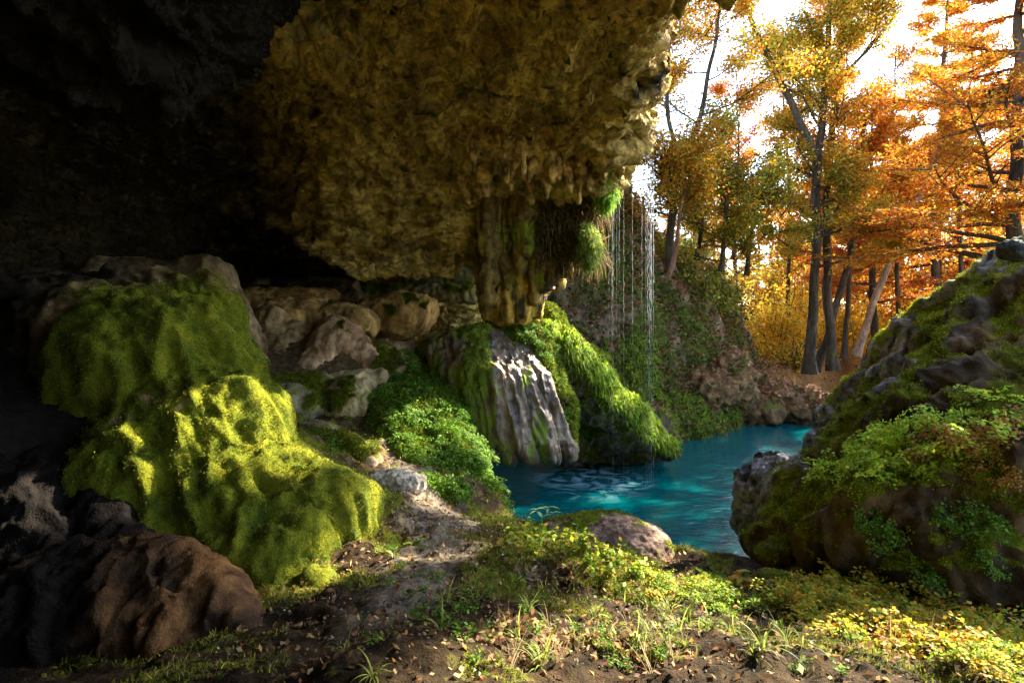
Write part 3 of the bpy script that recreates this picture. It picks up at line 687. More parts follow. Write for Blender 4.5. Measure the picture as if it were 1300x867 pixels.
def make_tree(name, label, trunks, cols, w=None, leaves=16000, lsize=.09, blen=2.6, style='broad', seed=0, nb=26, z0=.3, bark=((.03,.022,.016), (.12,.09,.065)), group=None, cat='tree', limb_r=.4, spread=.55, crown=True):
    """trunks: polylines of (x, y, z, r); the first is the trunk, further ones limbs"""
    rng = np.random.default_rng(seed)
    base = np.array(trunks[0][0][:3])
    root = empty(name, base, label, cat, group)
    twigs = []; segs = []
    for k, T in enumerate(trunks):
        T = np.array(T); n = max(8, len(T)*5)
        d = np.concatenate([[0], np.cumsum(np.linalg.norm(np.diff(T[:, :3], axis=0), axis=1))])
        p = resample(T[:, :3], n); r = np.interp(np.linspace(0, d[-1], n), d, T[:, 3])
        L_ = d[-1]; wob = np.stack([fbm(np.stack([np.linspace(0, L_, n)*.6, np.full(n, seed*3.1+k), np.full(n, c*7.)], 1), 1, 2) for c in range(2)], 1)*.10
        wob[0] = 0; p[:, :2] += wob
        if k == 0: r = r*(1+.6*np.exp(-np.linspace(0, L_, n)/.35))
        v, q = tube(p, r, 10)
        link_mesh('trunk' if k == 0 else 'limb', v, q, M_bark, root, True, bark_attrs(v, *bark, seed))
        nbk = max(3, int(nb*(1.0 if k == 0 else .6)))
        for j in range(nbk):
            t = z0+(1-z0)*(j+rng.uniform(0, 1))/nbk if k == 0 else .15+.85*(j+rng.uniform(0, 1))/nbk
            i = min(int(t*(n-1)), n-2); az = rng.uniform(0, 2*pi)
            if style == 'cypress':
                el = rng.uniform(-.15, .35); ll = blen*(1.08-t)*rng.uniform(.7, 1.15)+.25; lift = .015
            else:
                el = rng.uniform(.1, .9); ll = blen*(1.15-.6*t)*rng.uniform(.6, 1.2); lift = .05
            d0 = np.array([cos(az)*cos(el), sin(az)*cos(el), sin(el)])
            bp, br = branch(p[i], d0, ll, min(r[i]*limb_r, .06*ll/2+.01), 6, rng, .22, lift)
            segs.append(tube(bp, br, 5))
            m = int(4+ll*3.2)
            for s in range(m):
                tt = rng.uniform(.2, 1); ib = min(int(tt*6), 5); pp = bp[ib]+(bp[ib+1]-bp[ib])*(tt*6-ib)
                dd = norm(bp[ib+1]-bp[ib]); side = norm(np.cross(dd, [0, 0, 1.]))*rng.choice([-1, 1])
                d1 = norm(dd*.6+side*rng.uniform(.3, 1)+np.array([0, 0, rng.uniform(-.25, .35) if style != 'cypress' else rng.uniform(-.15, .1)]))
                tp, tr = branch(pp, d1, ll*rng.uniform(.18, .38)+.15, .008+.004*ll, 3, rng, .3)
                segs.append(tube(tp, tr, 3)); twigs.append(tp)
    v1, q1 = merge(segs)
    if not crown:
        link_mesh('crown', v1, q1, M_bark, root, True, bark_attrs(v1, *bark, seed)); return root
    tw = np.array(twigs)
    k = rng.integers(0, len(tw), leaves); t = rng.uniform(.05, 1, leaves)*3; i = np.minimum(t.astype(int), 2)
    P = tw[k, i]+(tw[k, i+1]-tw[k, i])*(t-i)[:, None]
    # thin out some twigs altogether so that gaps open between clumps
    keep = (pn(tw[k, 1]*.9+seed)*1.0 > -.36)
    P = P[keep]; k = k[keep]; i = i[keep]; n = len(P)
    if style == 'cypress':
        dd = norm(tw[k, i+1]-tw[k, i]); P = P+rng.normal(size=(n, 3))*np.array([.12, .12, .035])*1.1
        v2, q2 = leaf_quads(P, lsize*rng.uniform(.6, 1.5, n), rng, up=1.6, asp=.32, dirs=dd+np.cross(dd, [0, 0, 1.])*rng.choice([-1, 1], n)[:, None]*.8)
    else:
        P = P+rng.normal(size=(n, 3))*.13
        v2, q2 = leaf_quads(P, lsize*rng.uniform(.55, 1.3, n), rng, up=.6, asp=.7)
    c2 = np.repeat(pal(cols, n, rng, .2, w), 4, 0)
    c2 = c2*(1+.5*fbm(v2, .5, 2, seed=seed))[:, None]
    v, q = merge([(v1, q1), (v2, q2)])
    c = np.concatenate([mixc(bark[0], bark[1], np.full(len(v1), .5)), np.clip(c2, 0, 1)])
    link_mesh('crown', v, q, [M_bark, M_leaf], root, False, {'Col': c, 'moss': np.zeros(len(v))}, np.concatenate([np.zeros(len(q1)), np.ones(len(q2))]))
    return root

def copy_tree(src, loc, rz=0., sc=1., label=None, group=None):
    c = src.copy(); COL.objects.link(c); c.location = tuple(float(a) for a in loc); c.rotation_euler = (0, 0, rz); c.scale = (sc,)*3
    if label: c['label'] = label
    if group: c['group'] = group
    for ch in src.children:
        d = ch.copy(); COL.objects.link(d); d.parent = c; d.matrix_parent_inverse = ch.matrix_parent_inverse.copy()
    return c

def TP(px, py, Y, r): return (*W(px, py, Y), r)
YEL = [(.62,.34,.02), (.68,.44,.04), (.56,.24,.015), (.34,.31,.03)]
ORA = [(.62,.18,.015), (.66,.26,.02), (.54,.12,.015), (.68,.36,.03)]
GRN = [(.26,.27,.03), (.17,.21,.02), (.46,.36,.03), (.58,.30,.025)]
RED = [(.58,.13,.02), (.48,.09,.02), (.62,.22,.03)]
# the forked tree and its neighbours on the far bank
make_tree('forked_tree', 'tall tree on the far bank, its trunk forked into a left-leaning and an upright limb', [
    [TP(1028,474,19,.17), TP(1034,360,19,.14), TP(1038,205,19,.125)],
    [TP(1038,207,19,.13), TP(1010,140,18.8,.11), TP(968,60,18.5,.09), TP(935,-20,18.2,.05), TP(925,-45,18,.02)],
    [TP(1038,207,19,.12), TP(1048,110,19,.10), TP(1055,0,19,.08), TP(1058,-40,19,.03)],
    [TP(1046,118,19,.06), TP(1095,70,18.8,.045), TP(1143,12,18.5,.02)]], YEL+GRN, None, 52000, .085, 2.6, 'broad', 1, 14, .55)
make_tree('straight_tree', 'straight dark trunk just right of the forked tree', [
    [TP(1058,470,20,.16), TP(1050,360,20,.14), TP(1052,200,20,.11), TP(1066,60,20,.10), TP(1076,-25,20,.04)]], YEL+ORA, None, 34000, .085, 2.8, 'broad', 2, 26, .42)
make_tree('leaning_tree', 'curved dark trunk leaning right between the forked tree and the pale leaning trunk', [
    [TP(1034,470,20.5,.13), TP(1052,420,20.5,.12), TP(1078,330,20.5,.11), TP(1085,250,20.5,.09), TP(1098,150,20.5,.05)]], ORA, None, 16000, .085, 2.2, 'broad', 3, 14, .5)
make_tree('pale_tree', 'pale bare trunk leaning strongly to the right behind the mossy outcrop', [
    [TP(1086,452,22,.13), TP(1115,370,22,.12), TP(1150,285,22,.11), TP(1185,205,22,.08), TP(1215,120,22,.03)]], ORA+YEL, None, 16000, .085, 2.2, 'broad', 4, 12, .6, bark=((.22,.14,.09), (.48,.34,.24)))
make_tree('young_cypress', 'slim orange cypress with a pointed top beside the pale leaning trunk', [
    [TP(1110,455,23.5,.15), TP(1108,300,23.5,.11), TP(1106,125,23.5,.02)]], ORA+RED, None, 48000, .12, 3.0, 'cypress', 5, 46, .25)
make_tree('tall_cypress', 'tall dark cypress at the right edge with long level branches of orange needles', [
    [TP(1290,330,16,.17), TP(1291,200,16,.15), TP(1293,60,16,.12), TP(1296,-90,16,.04)]], ORA+YEL+RED, None, 85000, .11, 3.9, 'cypress', 6, 60, .04)
make_tree('hillside_tree', 'slender forked tree with golden leaves growing on the far hillside behind the trickling water', [
    [TP(851,345,15.2,.10), TP(856,270,15.2,.09), TP(860,205,15.2,.08)],
    [TP(860,207,15.2,.07), TP(888,150,15.2,.06), TP(900,90,15,.05), TP(915,10,15,.03), TP(920,-50,15,.02)],
    [TP(860,207,15.2,.06), TP(845,130,15.2,.05), TP(852,40,15.0,.03), TP(862,-40,15,.02)]], YEL+GRN+ORA, None, 46000, .07, 2.2, 'broad', 7, 14, .5)
make_tree('thin_tree', 'thin reddish bare trunk leaning at the foot of the golden hillside tree', [
    [TP(850,348,14.9,.05), TP(858,310,14.9,.045), TP(862,270,14.9,.04), TP(880,200,14.9,.02)]], YEL, None, 1500, .08, 1.0, 'broad', 8, 7, .5, bark=((.16,.07,.05), (.34,.18,.13)))
make_tree('yellow_cypress', 'broad yellow-orange cypress left of the tall dark cypress at the right edge', [
    [TP(1188,400,26,.20), TP(1190,250,26,.16), TP(1200,60,26,.08), TP(1205,-20,26,.03)]], YEL+ORA, None, 46000, .18, 4.6, 'cypress', 9, 50, .1)
make_tree('dark_tree', 'short dark tree seen between the pale leaning trunk and the tall cypress', [
    [TP(1186,380,24,.16), TP(1186,300,24,.14), TP(1184,240,24,.10), TP(1180,180,24,.05)]], ORA, None, 6000, .12, 2, 'broad', 10, 12, .5)
# slope trees and shrubs around the hilltop
for i, (px_, py_, Y_, h_, cc, lab) in enumerate([(915,345,17,185,GRN,'green-gold sapling on the crest of the far hillside, left of the bright sky gap'),(948,350,18,140,GRN,'small olive sapling at the right end of the hillside crest'),
        (885,330,17.5,150,YEL+GRN,'golden sapling on the crest just behind the slender forked tree'),(930,330,24,240,ORA+RED,'rusty red tree behind the hillside crest'),(800,260,19,200,YEL+GRN,'yellow-green tree seen through the trickling water')]):
    make_tree('sapling', lab, [[TP(px_,py_,Y_,.06), TP(px_+8,py_-h_*.5,Y_,.045), TP(px_+4,py_-h_,Y_,.015)]], cc, None, 13000, .08, 1.9, 'broad', 20+i, 16, .1, group='saplings on the far hillside crest')

# yellow bushes behind the trunks
def bush(name, label, c, rad, cols, n, lsize, seed, group, cat='bush', parent=None):
    rng = np.random.default_rng(seed); root = empty(name, c, label, cat, group)
    segs = []; ends = []
    for k in range(34):
        az = rng.uniform(0, 2*pi); el = rng.uniform(.15, 1.45)
        d0 = np.array([cos(az)*cos(el), sin(az)*cos(el), sin(el)])
        L_ = rad[0]*cos(el)+rad[1]*sin(el); L_ *= rng.uniform(.55, 1.1)
        bp, br = branch(c, d0, L_, .03, 5, rng, .3, .04); segs.append(tube(bp, br, 4))
        for s in range(7):
            i = rng.integers(1, 5); tp, tr = branch(bp[i], norm(rng.normal(size=3)+d0*.6), L_*.32, .01, 3, rng, .3); segs.append(tube(tp, tr, 3)); ends.append(tp)
    v1, q1 = merge(segs)
    link_mesh('stems', v1, q1, M_bark, root, True, bark_attrs(v1, (.04,.03,.02), (.13,.09,.06), seed))
    tw = np.array(ends); k = rng.integers(0, len(tw), n); i = rng.integers(0, 4, n)
    P = tw[k, i]+rng.normal(size=(n, 3))*.13*rad[0]/1.5
    v2, q2 = leaf_quads(P, lsize*rng.uniform(.6, 1.3, n), rng, .6, .7)
    link_mesh('foliage', v2, q2, M_leaf, root, False, {'Col': np.clip(np.repeat(pal(cols, n, rng), 4, 0)*(1+.4*fbm(v2, 1, 2))[:, None], 0, 1)})
    return root
BY = [(.92,.62,.04), (.88,.50,.03), (.75,.62,.07), (.90,.40,.03)]
for i, (px_, py_, Y_, rx, rz, cc, lab) in enumerate([(985,455,24,1.8,3.0,BY,'bright yellow bush left of the forked trunk, nearest the hillside'),(1020,450,27,2.0,3.6,BY,'tall bright yellow bush directly behind the forked trunk'),
        (1075,458,26,1.8,2.6,BY,'yellow bush behind the straight dark trunk'),(1130,440,27,2.2,3.2,ORA+BY,'orange bush behind the pale leaning trunk'),(960,420,28,2.2,3.4,BY+GRN,'yellow-green bush rising behind the end of the hillside'),
        (1180,420,28,2.4,3.0,ORA,'orange bush low behind the right outcrop'),(1240,400,26,2.4,3.0,ORA+BY,'amber bush behind the top of the right outcrop'),(1010,468,21.5,.8,.9,BY+GRN,'low yellow bush at the foot of the forked trunk'),
        (1290,380,24,2.4,3.2,RED+ORA,'russet bush at the right edge behind the outcrop')]):
    bush('autumn_bush', lab, W(px_, py_, Y_), (rx, rz), cc, 9000 if rx > 1 else 2500, .12 if rx > 1 else .08, 40+i, 'autumn bushes behind the far bank')
# forest farther off: three built, the rest copies
def far_tree(seed, cols, style, h, bl, lab):
    return make_tree('forest_tree', lab, [[(0,0,0,.22), (.3,.1,h*.5,.16), (.1,.3,h,.03)]], cols, None, 30000, .19 if style == 'cypress' else .14, bl, style, seed, 34, .12, group='trees of the autumn forest behind')
pr_ = [far_tree(61, ORA+YEL, 'cypress', 15, 4.2, 'orange cypress in the forest behind the far bank'), far_tree(62, YEL, 'broad', 14, 4.2, 'golden tree in the forest behind the far bank'), far_tree(63, RED+ORA, 'broad', 12, 3.8, 'red-orange tree in the forest behind the far bank')]
rf = np.random.default_rng(99)
spots = [(935,34,1),(960,46,0),(990,38,2),(1015,52,1),(1040,36,0),(1065,48,2),(1090,34,1),(1118,44,0),(1150,36,2),(1175,50,1),(1215,36,0),(1245,46,2),(1275,34,1),(1310,42,0),(1340,34,2),(905,42,2),(880,32,1),(850,44,0),(1000,62,2),(1080,64,1),(1160,66,0),(1240,62,1),(1300,60,2)]
for i, (px_, Y_, k) in enumerate(spots):
    x_ = (px_-650)/F*Y_; z_ = float(ground_z([x_], [Y_])[0]); s = rf.uniform(.62, .98)
    if px_ < 1010: s *= .82
    src = pr_[k]
    if i < 3 and k == [1, 0, 2][i]:
        src.location = (x_, Y_, z_); src.scale = (s,)*3; src.rotation_euler = (0, 0, rf.uniform(0, 6))
    else: copy_tree(src, (x_, Y_, z_), rf.uniform(0, 6), s)


for px_, Y_, top_, lab in [(1072,22,40,'very slim dark trunk between the straight trunk and the young cypress'),(1142,23,60,'slim brown trunk right of the young cypress, crossing the pale leaning trunk'),(1225,22,30,'slim trunk between the dark tree and the tall cypress'),(1000,25,60,'slim trunk behind the left limb of the forked tree')]:
    make_tree('slim_tree', lab, [[TP(px_,455,Y_,.09), TP(px_+RNG.uniform(-10,10),260,Y_,.07), TP(px_+RNG.uniform(-14,14),top_,Y_,.02)]], ORA+YEL, None, 12000, .085, 1.7, 'broad', 300+px_, 18, .35)
make_tree('added_shade_tree', 'unseen tree added beyond the right edge, its dense high crown shading the lower left', [[(14.6,14.5,2.5,.2),(14.5,14.4,8,.16),(14.4,14.4,14.9,.05)]], YEL+ORA, None, 40000, .15, 1.9, 'broad', 77, 40, .80)  # out of view, added so its crown shades the left slope and foreground
# ---------------------------------------------------------------- moss, grass, ferns, litter
def in_poly(px, py, poly):
    ins = np.zeros(px.shape, bool); m = len(poly)
    for i in range(m):
        (x1, y1), (x2, y2) = poly[i], poly[(i+1) % m]
        c = ((y1 <= py) & (y2 > py)) | ((y2 <= py) & (y1 > py))
        ins ^= c & (px < x1+(py-y1)/(y2-y1+1e-12)*(x2-x1))
    return ins

def sample(names, n, rng, region=None, moss=0., up=-1., jit=.015, facing=-.25, weight=None):
    """random points (with normals) on the surfaces of the named rocks"""
    PP = []; NN = []
    for nm in names:
        v, nn, mo, q = ROCKS[nm]
        px, py = proj(v); view = norm(v-np.array([0, 0, CAMZ])); fc = -(view*nn).sum(1)
        ok = (mo >= moss) & (nn[:, 2] >= up) & (fc > facing) & (v[:, 1] > .5)
        if region is not None: ok &= in_poly(px, py, region)
        PP.append(v[ok]); NN.append(nn[ok])
    V = np.concatenate(PP); Nn = np.concatenate(NN)
    if not len(V): return np.zeros((0, 3)), np.zeros((0, 3))
    w = None
    if weight is not None:
        w = weight(V); w = w/w.sum()
    k = rng.choice(len(V), n, p=w)
    return V[k]+rng.normal(size=(n, 3))*jit*.5, Nn[k]

MG = [(.09,.13,.01), (.20,.22,.014), (.34,.33,.02), (.14,.18,.012)]
MB = [(.08,.16,.012), (.16,.28,.02), (.26,.36,.03)]
def moss_coat(nm, n, L, w, cols, seed, moss=.5, up=-1, region=None, droop=.3, name='moss', j=.5):
    rng = np.random.default_rng(seed); P, Nn = sample([nm], n, rng, region, moss, up, .02)
    if not len(P): return
    D = norm(Nn+rng.normal(size=P.shape)*j)
    v, q = blades(P, D, L*rng.uniform(.5, 1.5, len(P)), w, rng, droop)
    a = fbm(P, 2.2, 3, seed=seed); c = pal(cols, len(P), rng, .22); c = c*(1+.55*a)[:, None]; bp_ = sst(.18, .45, fbm(P, 1.5, 4, seed=seed+40))[:, None]*.7; c = c*(1-bp_)+np.array([.16, .115, .03])*bp_
    o = link_mesh(name, v, q, M_moss, bpy.data.objects[nm], False, {'Col': np.clip(np.repeat(c, 6, 0), 0, 1)})
    o['kind'] = 'stuff'
moss_coat('mossy_mound', 150000, .010, .0055, MG, 1, .4)
moss_coat('draped_ridge', 20000, .03, .009, MG, 2, .4)
moss_coat('right_boulder', 90000, .018, .007, [(.16,.22,.012),(.34,.38,.02),(.50,.50,.03),(.24,.28,.015)], 3, .45)
moss_coat('mossy_bank', 60000, .06, .014, MG+MB, 4, .35, droop=.9)
moss_coat('green_bank', 50000, .035, .011, MB+MG, 5, .4, droop=.5)
moss_coat('cascade_rock', 9000, .04, .01, MG, 6, .65, droop=1)
moss_coat('soil_hummock', 30000, .014, .005, MG, 7, .4)
moss_coat('pink_rock', 8000, .02, .006, MG, 8, .5)
moss_coat('rock_column', 3000, .04, .012, MB, 9, .45, droop=1.2)
for i in range(10):
    nm = 'flowstone_ledge' + ('.%03d' % i if i else '')
    moss_coat(nm, 7000, .03, .009, MG, 20+i, .55, droop=.6)

def stuff(name, v, q, col, mat):
    o = link_mesh(name, v, q, mat, None, False, {'Col': col, 'moss': np.zeros(len(v))}); o['kind'] = 'stuff'; return o
rng = np.random.default_rng(5)
# short growth over the ground near the camera
P, Nn = sample(['ground'], 90000, rng, None, .38, .2, .02, -1, weight=lambda V: np.where((V[:, 1] < 9) & (np.abs(V[:, 0]) < 5), 1., .0)+1e-9)
D = norm(Nn+rng.normal(size=P.shape)*.7); v, q = blades(P, D, .022*rng.uniform(.4, 1.8, len(P)), .006, rng, .3)
stuff('ground_moss', v, q, np.clip(np.repeat(pal(MG+[(.30,.20,.08)], len(P), rng, .25), 6, 0), 0, 1), M_moss)
# hanging grass on the banks
GR = [(.26,.42,.03), (.40,.54,.04), (.52,.56,.05), (.15,.24,.02)]
P, Nn = sample(['mossy_bank'], 9000, rng, [(690,410),(720,420),(862,560),(850,580),(800,545),(735,470)], .2, -.3, .03)
P2, N2 = sample(['hillside'], 9000, rng, [(780,440),(860,500),(960,500),(965,545),(860,575),(800,570)], .1, -1, .05)
P3, N3 = sample(['hillside'], 6000, rng, [(760,420),(830,430),(840,520),(780,500)], .35, -1, .05)
P = np.concatenate([P, P2, P3]); Nn = np.concatenate([Nn, N2, N3])
D = norm(Nn+rng.normal(size=P.shape)*.45+np.array([0, 0, .25])); v, q = blades(P, D, .17*rng.uniform(.5, 1.5, len(P)), .022, rng, 2.2)
stuff('grass', v, q, np.clip(np.repeat(pal(GR, len(P), rng, .25), 6, 0), 0, 1), M_leaf)
# ivy and creepers on the cliff
P, Nn = sample(['hillside'], 60000, rng, None, .22, -1, .12, -.1)
P = P+Nn*rng.uniform(.0, .22, (len(P), 1)); v, q = leaf_quads(P, .10*rng.uniform(.5, 1.3, len(P)), rng, .4, .8)
stuff('creepers', v, q, np.clip(np.repeat(pal([(.05,.09,.015),(.09,.15,.02),(.17,.22,.03),(.24,.20,.07),(.30,.16,.08),(.22,.10,.05)], len(P), rng, .25), 4, 0), 0, 1), M_leaf)
# fallen leaves on the slope and the far bank
P, Nn = sample(['hillside'], 46000, rng, None, 0, .12, .04, -.6)
P2, N2 = sample(['ground'], 26000, rng, None, 0, .4, .05, -1, weight=lambda V: np.where((V[:, 1] > 15.5) & (V[:, 1] < 34) & (V[:, 0] > 3) & (V[:, 0] < 24), 1., .0)+1e-9)
P3, N3 = sample(['bank_rock', 'bank_rock.002'], 2500, rng, None, 0, .4, .04, -1)
P = np.concatenate([P, P2, P3])+np.array([0, 0, .02])
v, q = leaf_quads(P, .11*rng.uniform(.5, 1.3, len(P)), rng, 1.6, .75)
stuff('fallen_leaves', v, q, np.clip(np.repeat(pal([(.34,.13,.07),(.46,.22,.12),(.22,.09,.05),(.62,.33,.10),(.55,.36,.24)], len(P), rng, .25), 4, 0), 0, 1), M_leaf)
# grit and small stones in the foreground
def pebbles(n, names, region, s0, s1, cols, seed, name):
    rng = np.random.default_rng(seed); P, Nn = sample(names, n, rng, region, 0, .1, .02, -1)
    oc = np.array([[1,0,0],[0,1,0],[-1,0,0],[0,-1,0],[0,0,1],[0,0,-1]], float)*np.array([1, 1, .6])
    tri = np.array([[0,1,4],[1,2,4],[2,3,4],[3,0,4],[1,0,5],[2,1,5],[3,2,5],[0,3,5]])
    s = np.exp(rng.uniform(np.log(s0), np.log(s1), n))[:, None, None]
    v = P[:, None]+oc[None]*s*rng.uniform(.6, 1.3, (n, 6, 1)); th = rng.uniform(0, 6, n)
    q = (tri[None]+np.arange(n)[:, None, None]*6).reshape(-1, 3)
    stuff(name, v.reshape(-1, 3), q, np.repeat(pal(cols, n, rng, .25), 6, 0), M_rock)
FG = [(330,740),(430,600),(520,570),(700,660),(980,730),(1290,800),(1300,867),(250,867)]
pebbles(9000, ['ground', 'soil_hummock', 'root_ledge'], FG, .003, .016, [(.30,.22,.13),(.12,.08,.05),(.50,.42,.30),(.20,.15,.07)], 8, 'pebbles')
# scattered dead leaves and twig bits in the foreground
P, Nn = sample(['ground', 'soil_hummock', 'root_ledge'], 15000, rng, FG, 0, 0, .02, -1)
v, q = leaf_quads(P+Nn*.012, .038*rng.uniform(.4, 1.4, len(P)), rng, 1.3, .6)
stuff('leaf_litter', v, q, np.clip(np.repeat(pal([(.40,.20,.07),(.26,.14,.07),(.60,.42,.20),(.16,.09,.05)], len(P), rng, .25), 4, 0), 0, 1), M_leaf)

# -------- fern and small plant prototypes (z up, base at the origin)
def fern_mesh(seed, size, cols, nf=9, leaf=.024, droop=1.3):
    rng = np.random.default_rng(seed); SP = []; LP = []; LD = []; st = []
    for k in range(nf):
        az = rng.uniform(0, 2*pi); el = rng.uniform(.4, 1.2); L_ = size*rng.uniform(.6, 1.1)
        d = np.array([cos(az)*cos(el), sin(az)*cos(el), sin(el)]); pts = [np.zeros(3)]
        for i in range(8):
            pts.append(pts[-1]+d*L_/8); d = norm(d+np.array([0, 0, -droop*.13])+rng.normal(size=3)*.05)
        pts = np.array(pts); st.append(tube(pts, np.linspace(.0022, .001, 9), 3))
        hz = norm(np.array([-sin(az), cos(az), 0.]))
        for i in range(3, 9):
            wdt = size*.30*(1.15-(i-3)/6)
            for sd in (-1, 1):
                m = max(2, int(wdt/leaf*1.5))
                for j in range(m):
                    t = (j+.6)/m; p = pts[i]+hz*sd*wdt*t+(pts[i]-pts[i-1])*1.2*t+np.array([0, 0, -.15*wdt*t*t])
                    LP.append(p+rng.normal(size=3)*leaf*.18); LD.append(hz*sd*.7+(pts[i]-pts[i-1])/L_*5)
    LP = np.array(LP); n = len(LP); v2, q2 = leaf_quads(LP, leaf*rng.uniform(.75, 1.3, n), rng, 2.2, .95, np.array(LD))
    v1, q1 = merge(st); v, q = merge([(v1, q1), (v2, q2)])
    c = np.concatenate([np.tile([.04, .03, .015], (len(v1), 1)), np.repeat(pal(cols, n, rng, .16), 4, 0)])
    return v, q, np.clip(c, 0, 1)

def plant_mesh(seed, size, cols, ns=5, leaf=.06, asp=.5, per=6):
    rng = np.random.default_rng(seed); st = []; LP = []; LD = []
    for k in range(ns):
        az = rng.uniform(0, 2*pi); el = rng.uniform(.7, 1.4); d = np.array([cos(az)*cos(el), sin(az)*cos(el), sin(el)])
        bp, br = branch(np.zeros(3), d, size*rng.uniform(.6, 1.1), .003, 5, rng, .2); st.append(tube(bp, br, 4))
        for j in range(per):
            i = rng.integers(2, 6); LP.append(bp[i]); LD.append(norm(np.array([cos(j*2.4+k), sin(j*2.4+k), .15])))
    LP = np.array(LP); n = len(LP)
    v2, q2 = leaf_quads(LP, leaf*rng.uniform(.6, 1.25, n), rng, 2.0, asp, np.array(LD)*2)
    v1, q1 = merge(st); v, q = merge([(v1, q1), (v2, q2)])
    c = np.concatenate([np.tile([.12, .12, .03], (len(v1), 1)), np.repeat(pal(cols, n, rng, .16), 4, 0)])
    return v, q, np.clip(c, 0, 1)

def strap_mesh(seed, size, cols, n=16, w=.012, droop=1.4):
    rng = np.random.default_rng(seed); V = []; Q = []; C = []
    for k in range(n):
        az = rng.uniform(0, 2*pi); el = rng.uniform(.6, 1.45); d = np.array([cos(az)*cos(el), sin(az)*cos(el), sin(el)]); s = np.array([-sin(az), cos(az), 0])
        L_ = size*rng.uniform(.5, 1.15); p = np.zeros(3)+rng.normal(size=3)*.01; pts = [p]
        for i in range(7): p = p+d*L_/7; pts.append(p); d = norm(d+np.array([0, 0, -droop*.2]))
        ww = w*np.array([.6, .9, 1, 1, .9, .7, .4, .05]); b = len(V)
        for i, p in enumerate(pts): V += [p-s*ww[i]/2, p+s*ww[i]/2]
        Q += [(b+2*i, b+2*i+1, b+2*i+3, b+2*i+2) for i in range(7)]
        c = pal(cols, 1, rng, .2)[0]; C += [c]*16
    return np.array(V), np.array(Q), np.clip(np.array(C), 0, 1)

from mathutils import Vector
def plant_many(name, protos, pts, nrm, scales, seed, label, cat, group, tilt=.6):
    """protos: mesh data made once; each plant is an object of its own sharing it"""
    rng = np.random.default_rng(seed)
    for i in range(len(pts)):
        me = protos[rng.integers(0, len(protos))]
        o = bpy.data.objects.new(name, me); COL.objects.link(o)
        up = norm(np.array([0, 0, 1.])*(1-tilt)+nrm[i]*tilt)
        o.rotation_euler = (Vector(up).to_track_quat('Z', 'Y').to_matrix() @ __import__('mathutils').Matrix.Rotation(rng.uniform(0, 6.28), 3, 'Z')).to_euler()
        o.location = tuple(pts[i]); s = scales*rng.uniform(.65, 1.3); o.scale = (s, s, s)
        tag(o, label, cat, group)

def proto_data(name, triple):
    v, q, c = triple; o = link_mesh(name, v, q, M_leaf, None, False, {'Col': c}); me = o.data; bpy.data.objects.remove(o); return me

FG_ = [(.22,.36,.03), (.34,.46,.04), (.46,.52,.05), (.14,.26,.02)]
FY_ = [(.62,.52,.04), (.78,.50,.04), (.45,.46,.04), (.80,.38,.04)]
FO_ = [(.70,.28,.05), (.60,.34,.10), (.50,.20,.06), (.70,.46,.08)]
FD_ = [(.10,.22,.02), (.17,.32,.03), (.26,.42,.04)]
g_ferns = [proto_data('fern', fern_mesh(100+i, .26, FG_)) for i in range(4)]
gb_ferns = [proto_data('bright_fern', fern_mesh(105+i, .26, [(.50,.72,.05),(.65,.78,.06),(.75,.74,.08),(.36,.56,.04)], leaf=.03)) for i in range(4)]
y_ferns = [proto_data('yellow_fern', fern_mesh(110+i, .24, FY_+FG_[1:3], leaf=.024)) for i in range(4)]
o_ferns = [proto_data('rusty_fern', fern_mesh(120+i, .22, FO_)) for i in range(2)]
d_ferns = [proto_data('bank_fern', fern_mesh(130+i, .30, FD_, leaf=.034, droop=2)) for i in range(4)]
herbs = [proto_data('herb', plant_mesh(140+i, .15, FG_+FY_[:1], 6, .05)) for i in range(4)]
dherbs = [proto_data('ledge_herb', plant_mesh(150+i, .12, FD_, 6, .04)) for i in range(3)]
straps = [proto_data('strap_plant', strap_mesh(160+i, .26, [(.25,.30,.06),(.40,.42,.10),(.16,.20,.04)])) for i in range(3)]
drys = [proto_data('dry_grass', strap_mesh(170+i, .30, [(.42,.32,.17),(.28,.20,.11),(.50,.42,.25)], 7, .004, 1.0)) for i in range(3)]

rng = np.random.default_rng(15)
def spot(names, n, region, up=-.3, face=-.2, jit=.01): return sample(names, n, rng, region, 0, up, jit, face)
P, Nn = spot(['right_boulder'], 70, [(1050,605),(1070,575),(1140,545),(1230,500),(1300,500),(1300,560),(1200,605),(1120,628)], .0)
plant_many('maidenhair_fern', gb_ferns, P, Nn, .8, 1, 'bright green maidenhair fern in the thick patch on the side of the right outcrop', 'fern', 'green ferns on the right outcrop')
P, Nn = spot(['right_boulder'], 22, [(1150,570),(1290,540),(1300,610),(1180,630),(1120,620)], -.3)
plant_many('rusty_fern', o_ferns, P, Nn, .85, 2, 'rusty orange fern mixed into the fern patch on the right outcrop', 'fern', 'rusty ferns on the right outcrop')
P, Nn = spot(['right_boulder'], 14, [(1080,650),(1300,650),(1300,760),(1160,760)], -.6)
plant_many('outcrop_fern', d_ferns, P, Nn, .55, 3, 'dim fern clinging to the shaded foot of the right outcrop', 'fern', 'shaded ferns on the right outcrop')
P, Nn = spot(['ground'], 130, [(1000,752),(1080,748),(1180,770),(1300,815),(1300,860),(1180,835),(1060,810),(1000,790)], -.3, -1)
plant_many('yellow_fern', y_ferns, P, Nn, .85, 4, 'yellow and orange fern in the strip of foliage along the lower right foreground', 'fern', 'yellow ferns in the lower right foreground')
P, Nn = spot(['ground'], 26, [(1120,775),(1220,785),(1230,840),(1130,820)], -.3, -1)
plant_many('rusty_fern', o_ferns, P, Nn, .6, 5, 'orange-brown fern among the yellow ferns in the lower right foreground', 'fern', 'rusty ferns in the lower right foreground')
